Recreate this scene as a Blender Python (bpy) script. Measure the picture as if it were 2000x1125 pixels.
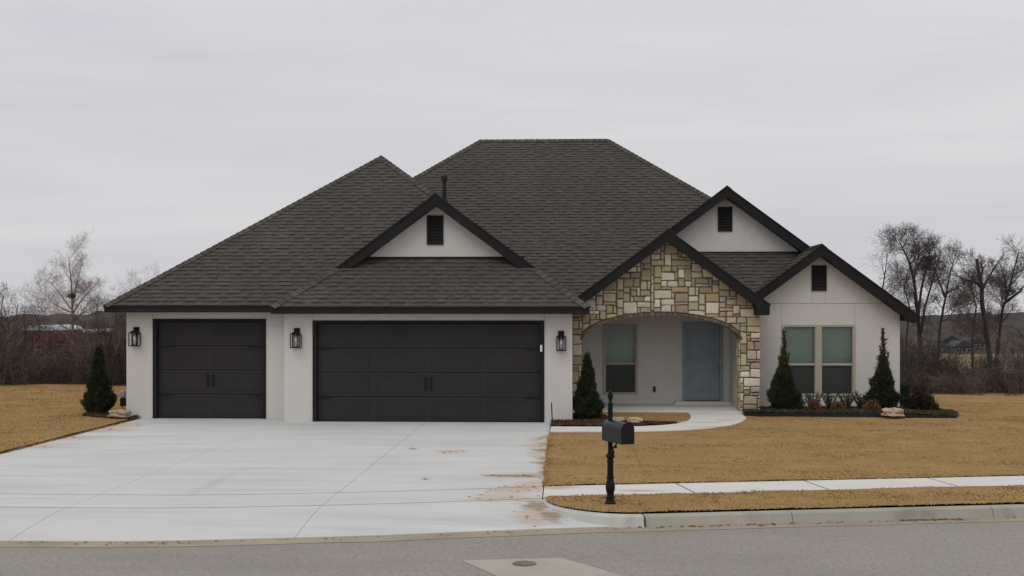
import bpy, math, random
import numpy as np
from mathutils import Vector, Matrix, noise as mnoise

# ------------------------------------------------------------------ scene, camera, world, sun, exposure
scene = bpy.context.scene
for o in list(bpy.data.objects):
    bpy.data.objects.remove(o)
col = scene.collection
R = math.radians
FPX, CX, HOR, EYE, YAW = 2350.0, 1000.0, 607.0, 2.32, math.atan(100 / 2350)

cam_d = bpy.data.cameras.new('camera')
cam = bpy.data.objects.new('camera', cam_d)
col.objects.link(cam)
cam.location = (0, 0, EYE)
cam.rotation_euler = (R(90), 0, YAW)
cam_d.sensor_width = 36
cam_d.lens = FPX / 2000 * 36
cam_d.shift_y = (HOR - 562.5) / 2000
cam_d.clip_start = 0.1
cam_d.clip_end = 6000
scene.camera = cam

SUN_EL, SUN_AZ = R(52), R(205)      # azimuth measured from +Y clockwise
world = bpy.data.worlds.new('World')
scene.world = world
world.use_nodes = True
wn, wl = world.node_tree.nodes, world.node_tree.links
wn.clear()
wout = wn.new('ShaderNodeOutputWorld')
wbg = wn.new('ShaderNodeBackground')
wtc = wn.new('ShaderNodeTexCoord')
sky = wn.new('ShaderNodeTexSky')
sky.sky_type = 'NISHITA'
sky.sun_disc = False
sky.sun_elevation = SUN_EL
sky.sun_rotation = SUN_AZ
sky.air_density = 1.0
sky.dust_density = 4.0
# overcast layer: stretched cloud noise over an even grey that brightens towards the zenith
wmap = wn.new('ShaderNodeMapping')
wmap.inputs['Scale'].default_value = (1.1, 1.1, 9.0)
wmap.inputs['Location'].default_value = (0.3, 0.1, 0.2)
wl.new(wtc.outputs['Generated'], wmap.inputs['Vector'])
wno = wn.new('ShaderNodeTexNoise')
wno.inputs['Scale'].default_value = 2.1
wno.inputs['Detail'].default_value = 7
wno.inputs['Roughness'].default_value = 0.52
wno.inputs['Distortion'].default_value = 0.5
wl.new(wmap.outputs['Vector'], wno.inputs['Vector'])
wr = wn.new('ShaderNodeValToRGB')
e = wr.color_ramp.elements
e[0].position, e[0].color = 0.28, (0.622, 0.624, 0.662, 1)
e[1].position, e[1].color = 0.76, (0.752, 0.738, 0.748, 1)
wl.new(wno.outputs['Fac'], wr.inputs['Fac'])
wsep = wn.new('ShaderNodeSeparateXYZ')
wl.new(wtc.outputs['Generated'], wsep.inputs['Vector'])
wmr = wn.new('ShaderNodeMapRange')
wmr.inputs['From Min'].default_value = 0.0
wmr.inputs['From Max'].default_value = 1.0
wmr.inputs['To Min'].default_value = 0.95
wmr.inputs['To Max'].default_value = 1.35
wl.new(wsep.outputs['Z'], wmr.inputs['Value'])
wmul = wn.new('ShaderNodeVectorMath')
wmul.operation = 'SCALE'
wl.new(wr.outputs['Color'], wmul.inputs[0])
wl.new(wmr.outputs['Result'], wmul.inputs['Scale'])
wns = wn.new('ShaderNodeVectorMath')
wns.operation = 'SCALE'
wns.inputs['Scale'].default_value = 0.06
wl.new(sky.outputs['Color'], wns.inputs[0])
wmix = wn.new('ShaderNodeMix')
wmix.data_type = 'RGBA'
wmix.inputs['Factor'].default_value = 0.94
wl.new(wns.outputs['Vector'], wmix.inputs['A'])
wl.new(wmul.outputs['Vector'], wmix.inputs['B'])
wl.new(wmix.outputs['Result'], wbg.inputs['Color'])
wbg.inputs['Strength'].default_value = 1.0
wl.new(wbg.outputs['Background'], wout.inputs['Surface'])

sun_d = bpy.data.lights.new('sun', 'SUN')
sun_d.energy = 0.7
sun_d.angle = R(35)
sun_d.color = (1.0, 0.96, 0.9)
sun = bpy.data.objects.new('sun', sun_d)
col.objects.link(sun)
sdir = Vector((math.sin(SUN_AZ) * math.cos(SUN_EL), math.cos(SUN_AZ) * math.cos(SUN_EL), math.sin(SUN_EL)))
sun.rotation_euler = sdir.to_track_quat('Z', 'Y').to_euler()
sun.location = (0, 0, 40)

scene.view_settings.view_transform = 'Standard'
scene.view_settings.look = 'None'
scene.view_settings.exposure = 0.0
scene.view_settings.gamma = 1.0
scene.view_settings.use_curve_mapping = False

rng = random.Random(7)
nrg = np.random.default_rng(7)

# ------------------------------------------------------------------ helpers
def xat(px, Y):
    k = (px - CX) / FPX
    return Y * (k * math.cos(YAW) - math.sin(YAW)) / (math.cos(YAW) + k * math.sin(YAW))

def tag(o, label=None, cat=None, group=None, kind=None):
    if label: o['label'] = label
    if cat: o['category'] = cat
    if group: o['group'] = group
    if kind: o['kind'] = kind
    return o

def empty(name, loc=(0, 0, 0), parent=None, rz=0.0):
    o = bpy.data.objects.new(name, None)
    o.empty_display_size = 0.2
    col.objects.link(o)
    o.location = loc
    o.rotation_euler = (0, 0, rz)
    if parent: o.parent = parent
    return o

class MB:
    def __init__(s):
        s.v, s.f, s.c = [], [], []
    def add(s, vs, fs, c=None):
        n = len(s.v)
        s.v.extend([tuple(p) for p in vs])
        for f in fs:
            s.f.append(tuple(i + n for i in f))
            s.c.append(c)
        return s
    def box(s, x0, x1, y0, y1, z0, z1, c=None):
        vs = [(x0, y0, z0), (x1, y0, z0), (x1, y1, z0), (x0, y1, z0), (x0, y0, z1), (x1, y0, z1), (x1, y1, z1), (x0, y1, z1)]
        return s.add(vs, [(0, 3, 2, 1), (4, 5, 6, 7), (0, 1, 5, 4), (1, 2, 6, 5), (2, 3, 7, 6), (3, 0, 4, 7)], c)
    def prism_xz(s, poly, y0, y1, c=None):
        """polygon in x,z (counter-clockwise seen from -Y) extruded from y0 (front) to y1"""
        n = len(poly)
        vs = [(x, y0, z) for x, z in poly] + [(x, y1, z) for x, z in poly]
        fs = [tuple(range(n)), tuple(range(2 * n - 1, n - 1, -1))]
        for i in range(n):
            j = (i + 1) % n
            fs.append((i, i + n, j + n, j))
        return s.add(vs, fs, c)
    def tube(s, pts, rads, n=6, cap=True, c=None):
        pts = [Vector(p) for p in pts]
        base = len(s.v)
        m = len(pts)
        for i, p in enumerate(pts):
            d = (pts[min(i + 1, m - 1)] - pts[max(i - 1, 0)])
            if d.length < 1e-9: d = Vector((0, 0, 1))
            d.normalize()
            a = d.orthogonal().normalized() if i == 0 else (a - d * a.dot(d)).normalized()
            b = d.cross(a)
            r = rads[i] if hasattr(rads, '__len__') else rads
            for k in range(n):
                t = 2 * math.pi * k / n
                s.v.append(tuple(p + (a * math.cos(t) + b * math.sin(t)) * r))
        for i in range(m - 1):
            for k in range(n):
                k2 = (k + 1) % n
                s.f.append((base + i * n + k, base + i * n + k2, base + (i + 1) * n + k2, base + (i + 1) * n + k))
                s.c.append(c)
        if cap:
            s.f.append(tuple(base + k for k in range(n - 1, -1, -1))); s.c.append(c)
            s.f.append(tuple(base + (m - 1) * n + k for k in range(n))); s.c.append(c)
        return s
    def lathe(s, prof, cx=0, cy=0, n=20, c=None):
        base = len(s.v)
        for r, z in prof:
            for k in range(n):
                t = 2 * math.pi * k / n
                s.v.append((cx + r * math.cos(t), cy + r * math.sin(t), z))
        for i in range(len(prof) - 1):
            for k in range(n):
                k2 = (k + 1) % n
                s.f.append((base + i * n + k, base + i * n + k2, base + (i + 1) * n + k2, base + (i + 1) * n + k)); s.c.append(c)
        s.f.append(tuple(base + k for k in range(n - 1, -1, -1))); s.c.append(c)
        s.f.append(tuple(base + (len(prof) - 1) * n + k for k in range(n))); s.c.append(c)
        return s
    def build(s, name, m, parent=None, smooth=False, bevel=0.0, kind=None):
        me = bpy.data.meshes.new(name)
        me.from_pydata(s.v, [], s.f)
        if any(c is not None for c in s.c):
            at = me.attributes.new('tone', 'FLOAT_COLOR', 'FACE')
            arr = np.ones((len(s.f), 4), np.float32)
            for i, c in enumerate(s.c):
                if c is not None: arr[i, :3] = c
            at.data.foreach_set('color', arr.ravel())
        if smooth:
            me.polygons.foreach_set('use_smooth', [True] * len(s.f))
        me.materials.append(m)
        me.update()
        o = bpy.data.objects.new(name, me)
        col.objects.link(o)
        if parent: o.parent = parent
        if kind: o['kind'] = kind
        if bevel > 0:
            b = o.modifiers.new('bevel', 'BEVEL')
            b.width = bevel; b.segments = 2; b.limit_method = 'ANGLE'
        return o

def np_mesh(name, verts, faces, m, parent=None, tone=None, smooth=False, kind=None):
    """verts (n,3), faces (m,3 or 4) numpy arrays; tone per face (m,3)"""
    me = bpy.data.meshes.new(name)
    nv, nf, k = len(verts), len(faces), faces.shape[1]
    me.vertices.add(nv)
    me.vertices.foreach_set('co', np.ascontiguousarray(verts, np.float32).ravel())
    me.loops.add(nf * k)
    me.loops.foreach_set('vertex_index', np.ascontiguousarray(faces, np.int32).ravel())
    me.polygons.add(nf)
    me.polygons.foreach_set('loop_start', np.arange(0, nf * k, k, dtype=np.int32))
    me.update(calc_edges=True)
    if smooth: me.polygons.foreach_set('use_smooth', np.ones(nf, bool))
    if tone is not None:
        at = me.attributes.new('tone', 'FLOAT_COLOR', 'FACE')
        arr = np.ones((nf, 4), np.float32)
        arr[:, :3] = tone
        at.data.foreach_set('color', arr.ravel())
    me.materials.append(m)
    me.validate()
    o = bpy.data.objects.new(name, me)
    col.objects.link(o)
    if parent: o.parent = parent
    if kind: o['kind'] = kind
    return o

def mat(name, base, rough=0.8, var=0.12, scale=6.0, bump=0.0, bscale=60.0, metal=0.0, spec=0.3, tone=None, detail=6, objvar=0.0, stretch=(1, 1, 1)):
    """procedural: base colour broken up by noise, optional bump, optional per-face tone attribute or object colour"""
    m = bpy.data.materials.new(name)
    m.use_nodes = True
    n, l = m.node_tree.nodes, m.node_tree.links
    p = n['Principled BSDF']
    p.inputs['Roughness'].default_value = rough
    p.inputs['Metallic'].default_value = metal
    p.inputs['Specular IOR Level'].default_value = spec
    tc = n.new('ShaderNodeTexCoord')
    mp = n.new('ShaderNodeMapping')
    mp.inputs['Scale'].default_value = stretch
    l.new(tc.outputs['Object'], mp.inputs['Vector'])
    no = n.new('ShaderNodeTexNoise')
    no.inputs['Scale'].default_value = scale
    no.inputs['Detail'].default_value = detail
    no.inputs['Roughness'].default_value = 0.6
    l.new(mp.outputs['Vector'], no.inputs['Vector'])
    cr = n.new('ShaderNodeValToRGB')
    lo = tuple(max(0, c * (1 - var)) for c in base) + (1,)
    hi = tuple(min(1, c * (1 + var)) for c in base) + (1,)
    cr.color_ramp.elements[0].position = 0.3
    cr.color_ramp.elements[0].color = lo
    cr.color_ramp.elements[1].position = 0.7
    cr.color_ramp.elements[1].color = hi
    l.new(no.outputs['Fac'], cr.inputs['Fac'])
    out = cr.outputs['Color']
    if tone:
        if tone == 'object':
            at = n.new('ShaderNodeObjectInfo'); tsock = at.outputs['Color']
        else:
            at = n.new('ShaderNodeAttribute'); at.attribute_name = 'tone'; tsock = at.outputs['Color']
        mx = n.new('ShaderNodeMix'); mx.data_type = 'RGBA'; mx.blend_type = 'MULTIPLY'
        mx.inputs['Factor'].default_value = 1.0
        l.new(out, mx.inputs['A']); l.new(tsock, mx.inputs['B'])
        out = mx.outputs['Result']
    l.new(out, p.inputs['Base Color'])
    if bump > 0:
        nb = n.new('ShaderNodeTexNoise')
        nb.inputs['Scale'].default_value = bscale
        nb.inputs['Detail'].default_value = 4
        l.new(mp.outputs['Vector'], nb.inputs['Vector'])
        bp = n.new('ShaderNodeBump')
        bp.inputs['Strength'].default_value = 0.6
        bp.inputs['Distance'].default_value = bump
        l.new(nb.outputs['Fac'], bp.inputs['Height'])
        l.new(bp.outputs['Normal'], p.inputs['Normal'])
    m['out'] = 0
    return m

def base_socket(m):
    p = m.node_tree.nodes['Principled BSDF']
    return p, p.inputs['Base Color'].links[0].from_socket

def add_layer(m, color, build_mask, rough=None):
    """mix a colour over the base through a mask socket made by build_mask(nodes, links)"""
    n, l = m.node_tree.nodes, m.node_tree.links
    p, src = base_socket(m)
    mx = n.new('ShaderNodeMix'); mx.data_type = 'RGBA'
    l.new(src, mx.inputs['A'])
    mx.inputs['B'].default_value = tuple(color) + (1,)
    l.new(build_mask(n, l), mx.inputs['Factor'])
    l.new(mx.outputs['Result'], p.inputs['Base Color'])

def noise_mask(scale, lo, hi, stretch=(1, 1, 1), amount=1.0, detail=5, rough=0.6, loc=(0, 0, 0), dist=0.0):
    def f(n, l):
        tc = n.new('ShaderNodeTexCoord'); mp = n.new('ShaderNodeMapping')
        mp.inputs['Scale'].default_value = stretch
        mp.inputs['Location'].default_value = loc
        l.new(tc.outputs['Object'], mp.inputs['Vector'])
        no = n.new('ShaderNodeTexNoise')
        no.inputs['Scale'].default_value = scale
        no.inputs['Detail'].default_value = detail
        no.inputs['Roughness'].default_value = rough
        no.inputs['Distortion'].default_value = dist
        l.new(mp.outputs['Vector'], no.inputs['Vector'])
        mr = n.new('ShaderNodeMapRange')
        mr.inputs['From Min'].default_value = lo
        mr.inputs['From Max'].default_value = hi
        mr.inputs['To Max'].default_value = amount
        l.new(no.outputs['Fac'], mr.inputs['Value'])
        return mr.outputs['Result']
    return f

def spots_mask(spots, nscale=5.0, namp=0.9, amount=1.0, soft=0.35, stretch=(1, 1, 1)):
    """spots: (x, y, rx, ry) ellipses in object space with ragged noise edges"""
    def f(n, l):
        tc = n.new('ShaderNodeTexCoord')
        mp = n.new('ShaderNodeMapping'); mp.inputs['Scale'].default_value = stretch
        l.new(tc.outputs['Object'], mp.inputs['Vector'])
        no = n.new('ShaderNodeTexNoise')
        no.inputs['Scale'].default_value = nscale; no.inputs['Detail'].default_value = 6; no.inputs['Roughness'].default_value = 0.7
        l.new(mp.outputs['Vector'], no.inputs['Vector'])
        acc = None
        for (x, y, rx, ry) in spots:
            m2 = n.new('ShaderNodeMapping'); m2.vector_type = 'TEXTURE'
            m2.inputs['Location'].default_value = (x, y, 0)
            m2.inputs['Scale'].default_value = (rx, ry, 1000)
            l.new(tc.outputs['Object'], m2.inputs['Vector'])
            ln = n.new('ShaderNodeVectorMath'); ln.operation = 'LENGTH'
            l.new(m2.outputs['Vector'], ln.inputs[0])
            if acc is None: acc = ln.outputs['Value']
            else:
                mn = n.new('ShaderNodeMath'); mn.operation = 'MINIMUM'
                l.new(acc, mn.inputs[0]); l.new(ln.outputs['Value'], mn.inputs[1]); acc = mn.outputs[0]
        ma = n.new('ShaderNodeMath'); ma.operation = 'MULTIPLY_ADD'
        l.new(no.outputs['Fac'], ma.inputs[0]); ma.inputs[1].default_value = namp * 2; 
        l.new(acc, ma.inputs[2])
        mr = n.new('ShaderNodeMapRange')
        mr.inputs['From Min'].default_value = 1 + namp + soft * 0.5
        mr.inputs['From Max'].default_value = 1 + namp - soft * 0.5 - 0.3
        mr.inputs['To Max'].default_value = amount
        l.new(ma.outputs[0], mr.inputs['Value'])
        return mr.outputs['Result']
    return f

def fbm(x, y, z=0.0, s=1.0, o=4):
    return mnoise.fractal(Vector((x * s, y * s, z * s)), 1.0, 2.0, o)

def in_poly(px, py, poly):
    inside = np.zeros(np.shape(px), bool)
    n = len(poly); j = n - 1
    for i in range(n):
        xi, yi = poly[i]; xj, yj = poly[j]
        c = ((yi > py) != (yj > py)) & (px < (xj - xi) * (py - yi) / (yj - yi + 1e-12) + xi)
        inside ^= c
        j = i
    return inside

# ------------------------------------------------------------------ materials
M = {}
M['stucco'] = mat('stucco', (0.590, 0.573, 0.545), 0.92, 0.035, 1.1, 0.010, 38, spec=0.15)
add_layer(M['stucco'], (0.51, 0.49, 0.46), noise_mask(1.1, 0.48, 0.72, (1, 1, 0.4), 0.55, loc=(3, 1, 0), detail=8, rough=.65))
add_layer(M['stucco'], (0.43, 0.40, 0.37), noise_mask(14.0, 0.58, 0.80, (1, 1, 0.6), 0.28, loc=(7, 2, 0), detail=8))
M['joint'] = mat('control_joint', (0.33, 0.32, 0.31), 0.9, 0.05)
M['shingle'] = mat('asphalt_shingle', (0.077, 0.0705, 0.062), 0.95, 0.10, 0.5, 0.002, 220, spec=0.15, tone='face')
add_layer(M['shingle'], (0.10, 0.094, 0.084), noise_mask(150, 0.58, 0.75, amount=0.35, detail=2))
M['deck'] = mat('roof_deck', (0.04, 0.038, 0.035), 0.95, 0.1)
M['trim'] = mat('dark_trim_paint', (0.017, 0.0158, 0.016), 0.7, 0.12, 2.0, 0.0008, 30, spec=0.15)
M['soffit'] = mat('soffit_paint', (0.03, 0.029, 0.03), 0.6, 0.08)
M['garage'] = mat('garage_door_paint', (0.026, 0.0238, 0.0238), 0.6, 0.10, 1.5, 0.0006, 40, spec=0.22)
M['iron'] = mat('black_iron', (0.006, 0.0055, 0.006), 0.5, 0.2, 20, spec=0.2)
M['hinge'] = mat('hinge_paint', (0.014, 0.013, 0.013), 0.6, 0.15, 20, spec=0.2)
M['mortar'] = mat('mortar', (0.145, 0.125, 0.10), 0.95, 0.2, 20, 0.004, 70, spec=0.1)
M['stone'] = mat('rough_stone', (1.0, 1.0, 1.0), 0.92, 0.16, 9.0, 0.012, 26, spec=0.12, tone='object')
add_layer(M['stone'], (0.36, 0.26, 0.15), noise_mask(5.0, 0.56, 0.80, amount=0.4))
add_layer(M['stone'], (0.66, 0.60, 0.50), noise_mask(7.0, 0.56, 0.78, amount=0.4, loc=(6, 3, 1)))
add_layer(M['stone'], (0.16, 0.14, 0.12), noise_mask(22.0, 0.64, 0.80, amount=0.45, loc=(4, 0, 0)))
M['brick'] = mat('arch_brick', (0.15, 0.12, 0.10), 0.95, 0.3, 25, 0.004, 70, tone='object', spec=0.1)
M['winframe'] = mat('tan_vinyl', (0.40, 0.36, 0.29), 0.5, 0.05, 3)
M['blind'] = mat('blind_slats', (0.50, 0.565, 0.52), 0.6, 0.06, 3)
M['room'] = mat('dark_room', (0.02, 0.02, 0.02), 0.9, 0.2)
M['door'] = mat('blue_grey_door', (0.25, 0.305, 0.34), 0.5, 0.06, 2.0, 0.0006, 35)
M['nickel'] = mat('satin_nickel', (0.35, 0.33, 0.31), 0.3, 0.08, 30, metal=1.0)
M['plastic_w'] = mat('white_plastic', (0.75, 0.75, 0.76), 0.5, 0.03)
M['bronze'] = mat('bronze_box', (0.10, 0.085, 0.07), 0.5, 0.1)
M['pipe'] = mat('black_pipe', (0.008, 0.008, 0.009), 0.55, 0.15, 12)

def glass_mat(name, tint, dark=0.0):
    m = bpy.data.materials.new(name); m.use_nodes = True
    n, l = m.node_tree.nodes, m.node_tree.links
    n.clear()
    out = n.new('ShaderNodeOutputMaterial')
    tr = n.new('ShaderNodeBsdfTransparent'); tr.inputs['Color'].default_value = tint + (1,)
    gl = n.new('ShaderNodeBsdfGlossy'); gl.inputs['Roughness'].default_value = 0.03
    tc = n.new('ShaderNodeTexCoord'); no = n.new('ShaderNodeTexNoise'); no.inputs['Scale'].default_value = 1.3
    l.new(tc.outputs['Object'], no.inputs['Vector'])
    bp = n.new('ShaderNodeBump'); bp.inputs['Strength'].default_value = 0.15; bp.inputs['Distance'].default_value = 0.02
    l.new(no.outputs['Fac'], bp.inputs['Height']); l.new(bp.outputs['Normal'], gl.inputs['Normal'])
    lw = n.new('ShaderNodeFresnel'); lw.inputs['IOR'].default_value = 1.5
    mx = n.new('ShaderNodeMixShader')
    l.new(lw.outputs['Fac'], mx.inputs['Fac']); l.new(tr.outputs[0], mx.inputs[1]); l.new(gl.outputs[0], mx.inputs[2])
    last = mx
    if dark > 0:
        df = n.new('ShaderNodeBsdfDiffuse'); df.inputs['Color'].default_value = (0.055, 0.060, 0.060, 1)
        m2 = n.new('ShaderNodeMixShader'); m2.inputs['Fac'].default_value = dark
        l.new(mx.outputs[0], m2.inputs[1]); l.new(df.outputs[0], m2.inputs[2]); last = m2
    l.new(last.outputs[0], out.inputs['Surface'])
    return m
M['glass'] = glass_mat('window_glass', (0.80, 0.88, 0.84))
M['screen'] = glass_mat('insect_screen_glass', (0.6, 0.66, 0.65), 0.5)
M['lampglass'] = glass_mat('seeded_glass', (0.9, 0.9, 0.9), 0.0)

M['concrete'] = mat('driveway_concrete', (0.545, 0.548, 0.532), 0.85, 0.05, 0.5, 0.002, 150, spec=0.25)
add_layer(M['concrete'], (0.435, 0.445, 0.45), noise_mask(1.0, 0.46, 0.66, (0.3, 1.7, 1), 0.75, loc=(2, 5, 0), detail=9, rough=0.65))
add_layer(M['concrete'], (0.62, 0.62, 0.605), noise_mask(0.9, 0.52, 0.70, (0.25, 2.4, 1), 0.7, loc=(9, 1, 0), detail=8))
add_layer(M['concrete'], (0.45, 0.40, 0.33), noise_mask(2.4, 0.62, 0.85, (0.5, 1.3, 1), 0.35, loc=(1, 8, 0), detail=7))
M['walk'] = mat('sidewalk_concrete', (0.60, 0.59, 0.555), 0.88, 0.06, 1.2, 0.002, 150, spec=0.2)
add_layer(M['walk'], (0.46, 0.40, 0.32), noise_mask(1.6, 0.56, 0.82, (0.6, 1.2, 1), 0.5, loc=(5, 5, 0), detail=7))
M['sealant'] = mat('joint_sealant', (0.20, 0.135, 0.095), 0.9, 0.3, 3.0)
M['curb'] = mat('curb_concrete', (0.345, 0.335, 0.285), 0.9, 0.1, 2.0, 0.003, 90, spec=0.2, tone='object')
add_layer(M['curb'], (0.17, 0.155, 0.125), noise_mask(2.2, 0.52, 0.8, (1, 1, 0.4), 0.75, loc=(1, 1, 3), detail=8, rough=0.7))
M['gutter'] = mat('gutter_pan', (0.31, 0.265, 0.195), 0.9, 0.15, 1.4, 0.002, 120)
add_layer(M['gutter'], (0.22, 0.16, 0.10), noise_mask(3.0, 0.55, 0.8, (0.5, 2, 1), 0.6))
M['asphalt'] = mat('worn_asphalt', (0.278, 0.257, 0.224), 0.95, 0.08, 0.35, 0.006, 90, spec=0.15, detail=8)
add_layer(M['asphalt'], (0.36, 0.34, 0.31), noise_mask(30, 0.50, 0.60, (1, .55, 1), amount=0.32, detail=3, rough=0.6))
add_layer(M['asphalt'], (0.15, 0.14, 0.128), noise_mask(24, 0.52, 0.62, (1, .55, 1), amount=0.36, detail=3, rough=0.6, loc=(3, 3, 3)))
add_layer(M['asphalt'], (0.218, 0.202, 0.176), noise_mask(0.9, 0.48, 0.75, (0.4, 1.3, 1), 0.6, detail=8))
M['patch'] = mat('concrete_collar', (0.37, 0.345, 0.29), 0.9, 0.08, 1.6, 0.003, 100)
add_layer(M['patch'], (0.25, 0.225, 0.19), noise_mask(2.5, 0.5, 0.8, amount=0.5))
M['castiron'] = mat('cast_iron', (0.19, 0.165, 0.14), 0.7, 0.25, 14, 0.004, 40, metal=0.3)
LAWN = (0.325, 0.205, 0.088)
M['lawn'] = mat('dormant_sod', LAWN, 0.98, 0.16, 1.3, 0.03, 42, spec=0.05, detail=9)
add_layer(M['lawn'], (0.385, 0.262, 0.130), noise_mask(7.0, 0.50, 0.72, (0.5, 1.6, 1), 0.55, detail=8, rough=0.7))
add_layer(M['lawn'], (0.13, 0.075, 0.032), noise_mask(3.0, 0.57, 0.67, (0.12, 3.0, 1), 0.85, detail=9, rough=0.65, loc=(4, 2, 0)))
add_layer(M['lawn'], (0.16, 0.11, 0.045), noise_mask(48, 0.55, 0.72, (0.6, 1.2, 1), 0.7, detail=4))
add_layer(M['lawn'], (0.25, 0.20, 0.075), noise_mask(0.45, 0.52, 0.72, amount=0.4, detail=4, loc=(8, 8, 0)))
M['blade'] = mat('dry_grass_blades', (0.375, 0.250, 0.118), 0.9, 0.14, 0.7, tone='face', spec=0.1)
M['field'] = mat('dry_field', (0.068, 0.055, 0.044), 0.98, 0.25, 0.05, 0.0, spec=0.05, detail=8)
M['pasture'] = mat('tan_pasture', (0.20, 0.145, 0.075), 0.98, 0.25, 0.08, detail=8, spec=0.05)
add_layer(M['field'], (0.045, 0.036, 0.03), noise_mask(0.02, 0.46, 0.6, amount=0.8, detail=8))
M['hill'] = mat('wooded_hill', (0.075, 0.068, 0.066), 0.98, 0.3, 0.05, 0, detail=8, spec=0.05)
M['mulch'] = mat('bark_mulch', (0.055, 0.030, 0.018), 0.95, 0.5, 14, 0.02, 30, spec=0.1)
add_layer(M['mulch'], (0.13, 0.07, 0.04), noise_mask(40, 0.58, 0.72, amount=0.8, detail=4))
M['mulchchip'] = mat('mulch_chips', (0.075, 0.040, 0.024), 0.95, 0.3, 9, tone='face', spec=0.1)
M['edging'] = mat('black_edging', (0.012, 0.012, 0.014), 0.6, 0.2)
M['limestone'] = mat('limestone_rock', (0.40, 0.34, 0.265), 0.95, 0.2, 5, 0.04, 14, tone='object', spec=0.1)
add_layer(M['limestone'], (0.40, 0.23, 0.13), noise_mask(4.0, 0.52, 0.72, amount=0.5, loc=(2, 2, 2)))
add_layer(M['limestone'], (0.24, 0.21, 0.18), noise_mask(9.0, 0.56, 0.75, amount=0.5))
M['bark'] = mat('winter_bark', (0.060, 0.046, 0.044), 0.95, 0.3, 4, tone='object', spec=0.1)
M['twig'] = mat('bare_twigs', (0.092, 0.072, 0.066), 0.95, 0.2, 0.5, tone='object', spec=0.05)
M['brush'] = mat('winter_brush', (0.092, 0.074, 0.064), 0.95, 0.25, 0.15, tone='face', spec=0.05)
M['cypress'] = mat('cypress_foliage', (0.030, 0.040, 0.020), 0.8, 0.3, 5, tone='face', spec=0.2)
M['leafgreen'] = mat('evergreen_leaves', (0.040, 0.055, 0.028), 0.7, 0.25, 8, tone='face', spec=0.25)
M['rust'] = mat('rust_leaves', (0.17, 0.085, 0.045), 0.8, 0.3, 8, tone='face', spec=0.15)
M['darkleaf'] = mat('dark_purple_leaves', (0.035, 0.026, 0.022), 0.8, 0.3, 8, tone='face', spec=0.15)
M['stem'] = mat('shrub_stem', (0.07, 0.05, 0.035), 0.9, 0.2)
M['barn'] = mat('red_barn_boards', (0.12, 0.022, 0.018), 0.9, 0.15, 0.7)
M['tin'] = mat('pale_tin_roof', (0.48, 0.48, 0.50), 0.5, 0.12, 0.5, metal=0.0)
M['farwall'] = mat('far_house_wall', (0.13, 0.12, 0.125), 0.9, 0.1, 0.3)
M['farroof'] = mat('far_house_roof', (0.055, 0.055, 0.065), 0.9, 0.1, 0.3)
M['farwhite'] = mat('far_white_trim', (0.36, 0.36, 0.37), 0.8, 0.05)
M['teal'] = mat('dark_teal_plastic', (0.006, 0.015, 0.017), 0.8, 0.15, 5, spec=0.1)
M['greymetal'] = mat('grey_metal', (0.30, 0.30, 0.31), 0.5, 0.1, 10, metal=0.3)
M['orange'] = mat('orange_flag', (0.75, 0.13, 0.03), 0.7, 0.05)
M['mud'] = mat('dried_mud', (0.27, 0.145, 0.07), 0.95, 0.3, 9, 0.01, 40, tone='face')

# red-clay stains on the driveway (dirt with its own shape) and old tyre marks
clay = []
for (px, py, wx, wy) in [(1000, 957, 45, 7), (1028, 951, 40, 6), (985, 972, 60, 7), (1040, 945, 30, 5), (970, 929, 24, 3), (1030, 928, 36, 5), (1052, 870, 26, 6), (1060, 885, 22, 8), (1058, 858, 22, 5), (880, 882, 28, 3), (830, 936, 9, 2), (808, 877, 8, 2), (1040, 1000, 34, 9), (60, 872, 60, 4), (130, 855, 60, 4), (200, 840, 50, 4), (240, 831, 36, 4), (1064, 910, 12, 14)]:
    d = EYE * FPX / (py - HOR)
    Y = d / (math.cos(YAW) - (xat(px, 1.0)) * math.sin(YAW))
    clay.append((xat(px, Y), Y, wx * d / FPX * 1.25, wy * d * d / (EYE * FPX) * 1.25))
add_layer(M['concrete'], (0.45, 0.285, 0.15), spots_mask(clay, 5.5, 1.0, 0.48, 0.45, (0.45, 1.5, 1)))
add_layer(M['walk'], (0.46, 0.29, 0.17), spots_mask([(2.9, 24.8, 0.5, 0.10), (3.4, 25.3, 0.3, 0.12), (3.0, 23.9, 0.5, 0.08), (1.0, 15.55, 0.35, 0.08), (-0.1, 15.8, 0.3, 0.2)], 5, 0.9, 0.7, 0.5))

edge_dirt = []
er = random.Random(31)
for i in range(10):
    yy = er.uniform(17.2, 22.4)
    edge_dirt.append((-0.25, yy, er.uniform(.10, .28), er.uniform(.12, .3)))
edge_dirt += [(-0.65, 16.9, .42, .14), (-0.95, 16.95, .2, .07), (-0.30, 14.45, .22, .32), (-0.1, 14.0, .18, .28)]
add_layer(M['concrete'], (0.25, 0.165, 0.085), spots_mask(edge_dirt, 11.0, 2.0, 0.8, 0.4, (0.5, 1.2, 1)))
add_layer(M['concrete'], (0.36, 0.36, 0.35), spots_mask([(-4.7, 16.0, .09, 1.1), (-4.2, 17.6, .8, .09)], 3.0, .8, 0.35, 1.2))

# ------------------------------------------------------------------ street geometry
_cx = np.linspace(-60, 80, 1401)
_cp = np.interp(_cx, [-60, -25, -11, -7, -4.5, -2, -0.26, 2.86, 6.5, 12, 25, 80], [24, 17.2, 15.15, 14.95, 14.95, 15.4, 15.9, 16.5, 17.2, 18.15, 20.4, 30])
_k = np.exp(-np.linspace(-2, 2, 31) ** 2); _k /= _k.sum()
_cs = np.convolve(np.pad(_cp, 15, mode='edge'), _k, mode='valid')
def CV(x): return float(np.interp(x, _cx, _cs))
ZR = -0.11          # gutter level
DL, J2, J1, DR = -9.1, -5.85, -2.87, -0.26     # driveway edges and joints

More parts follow.
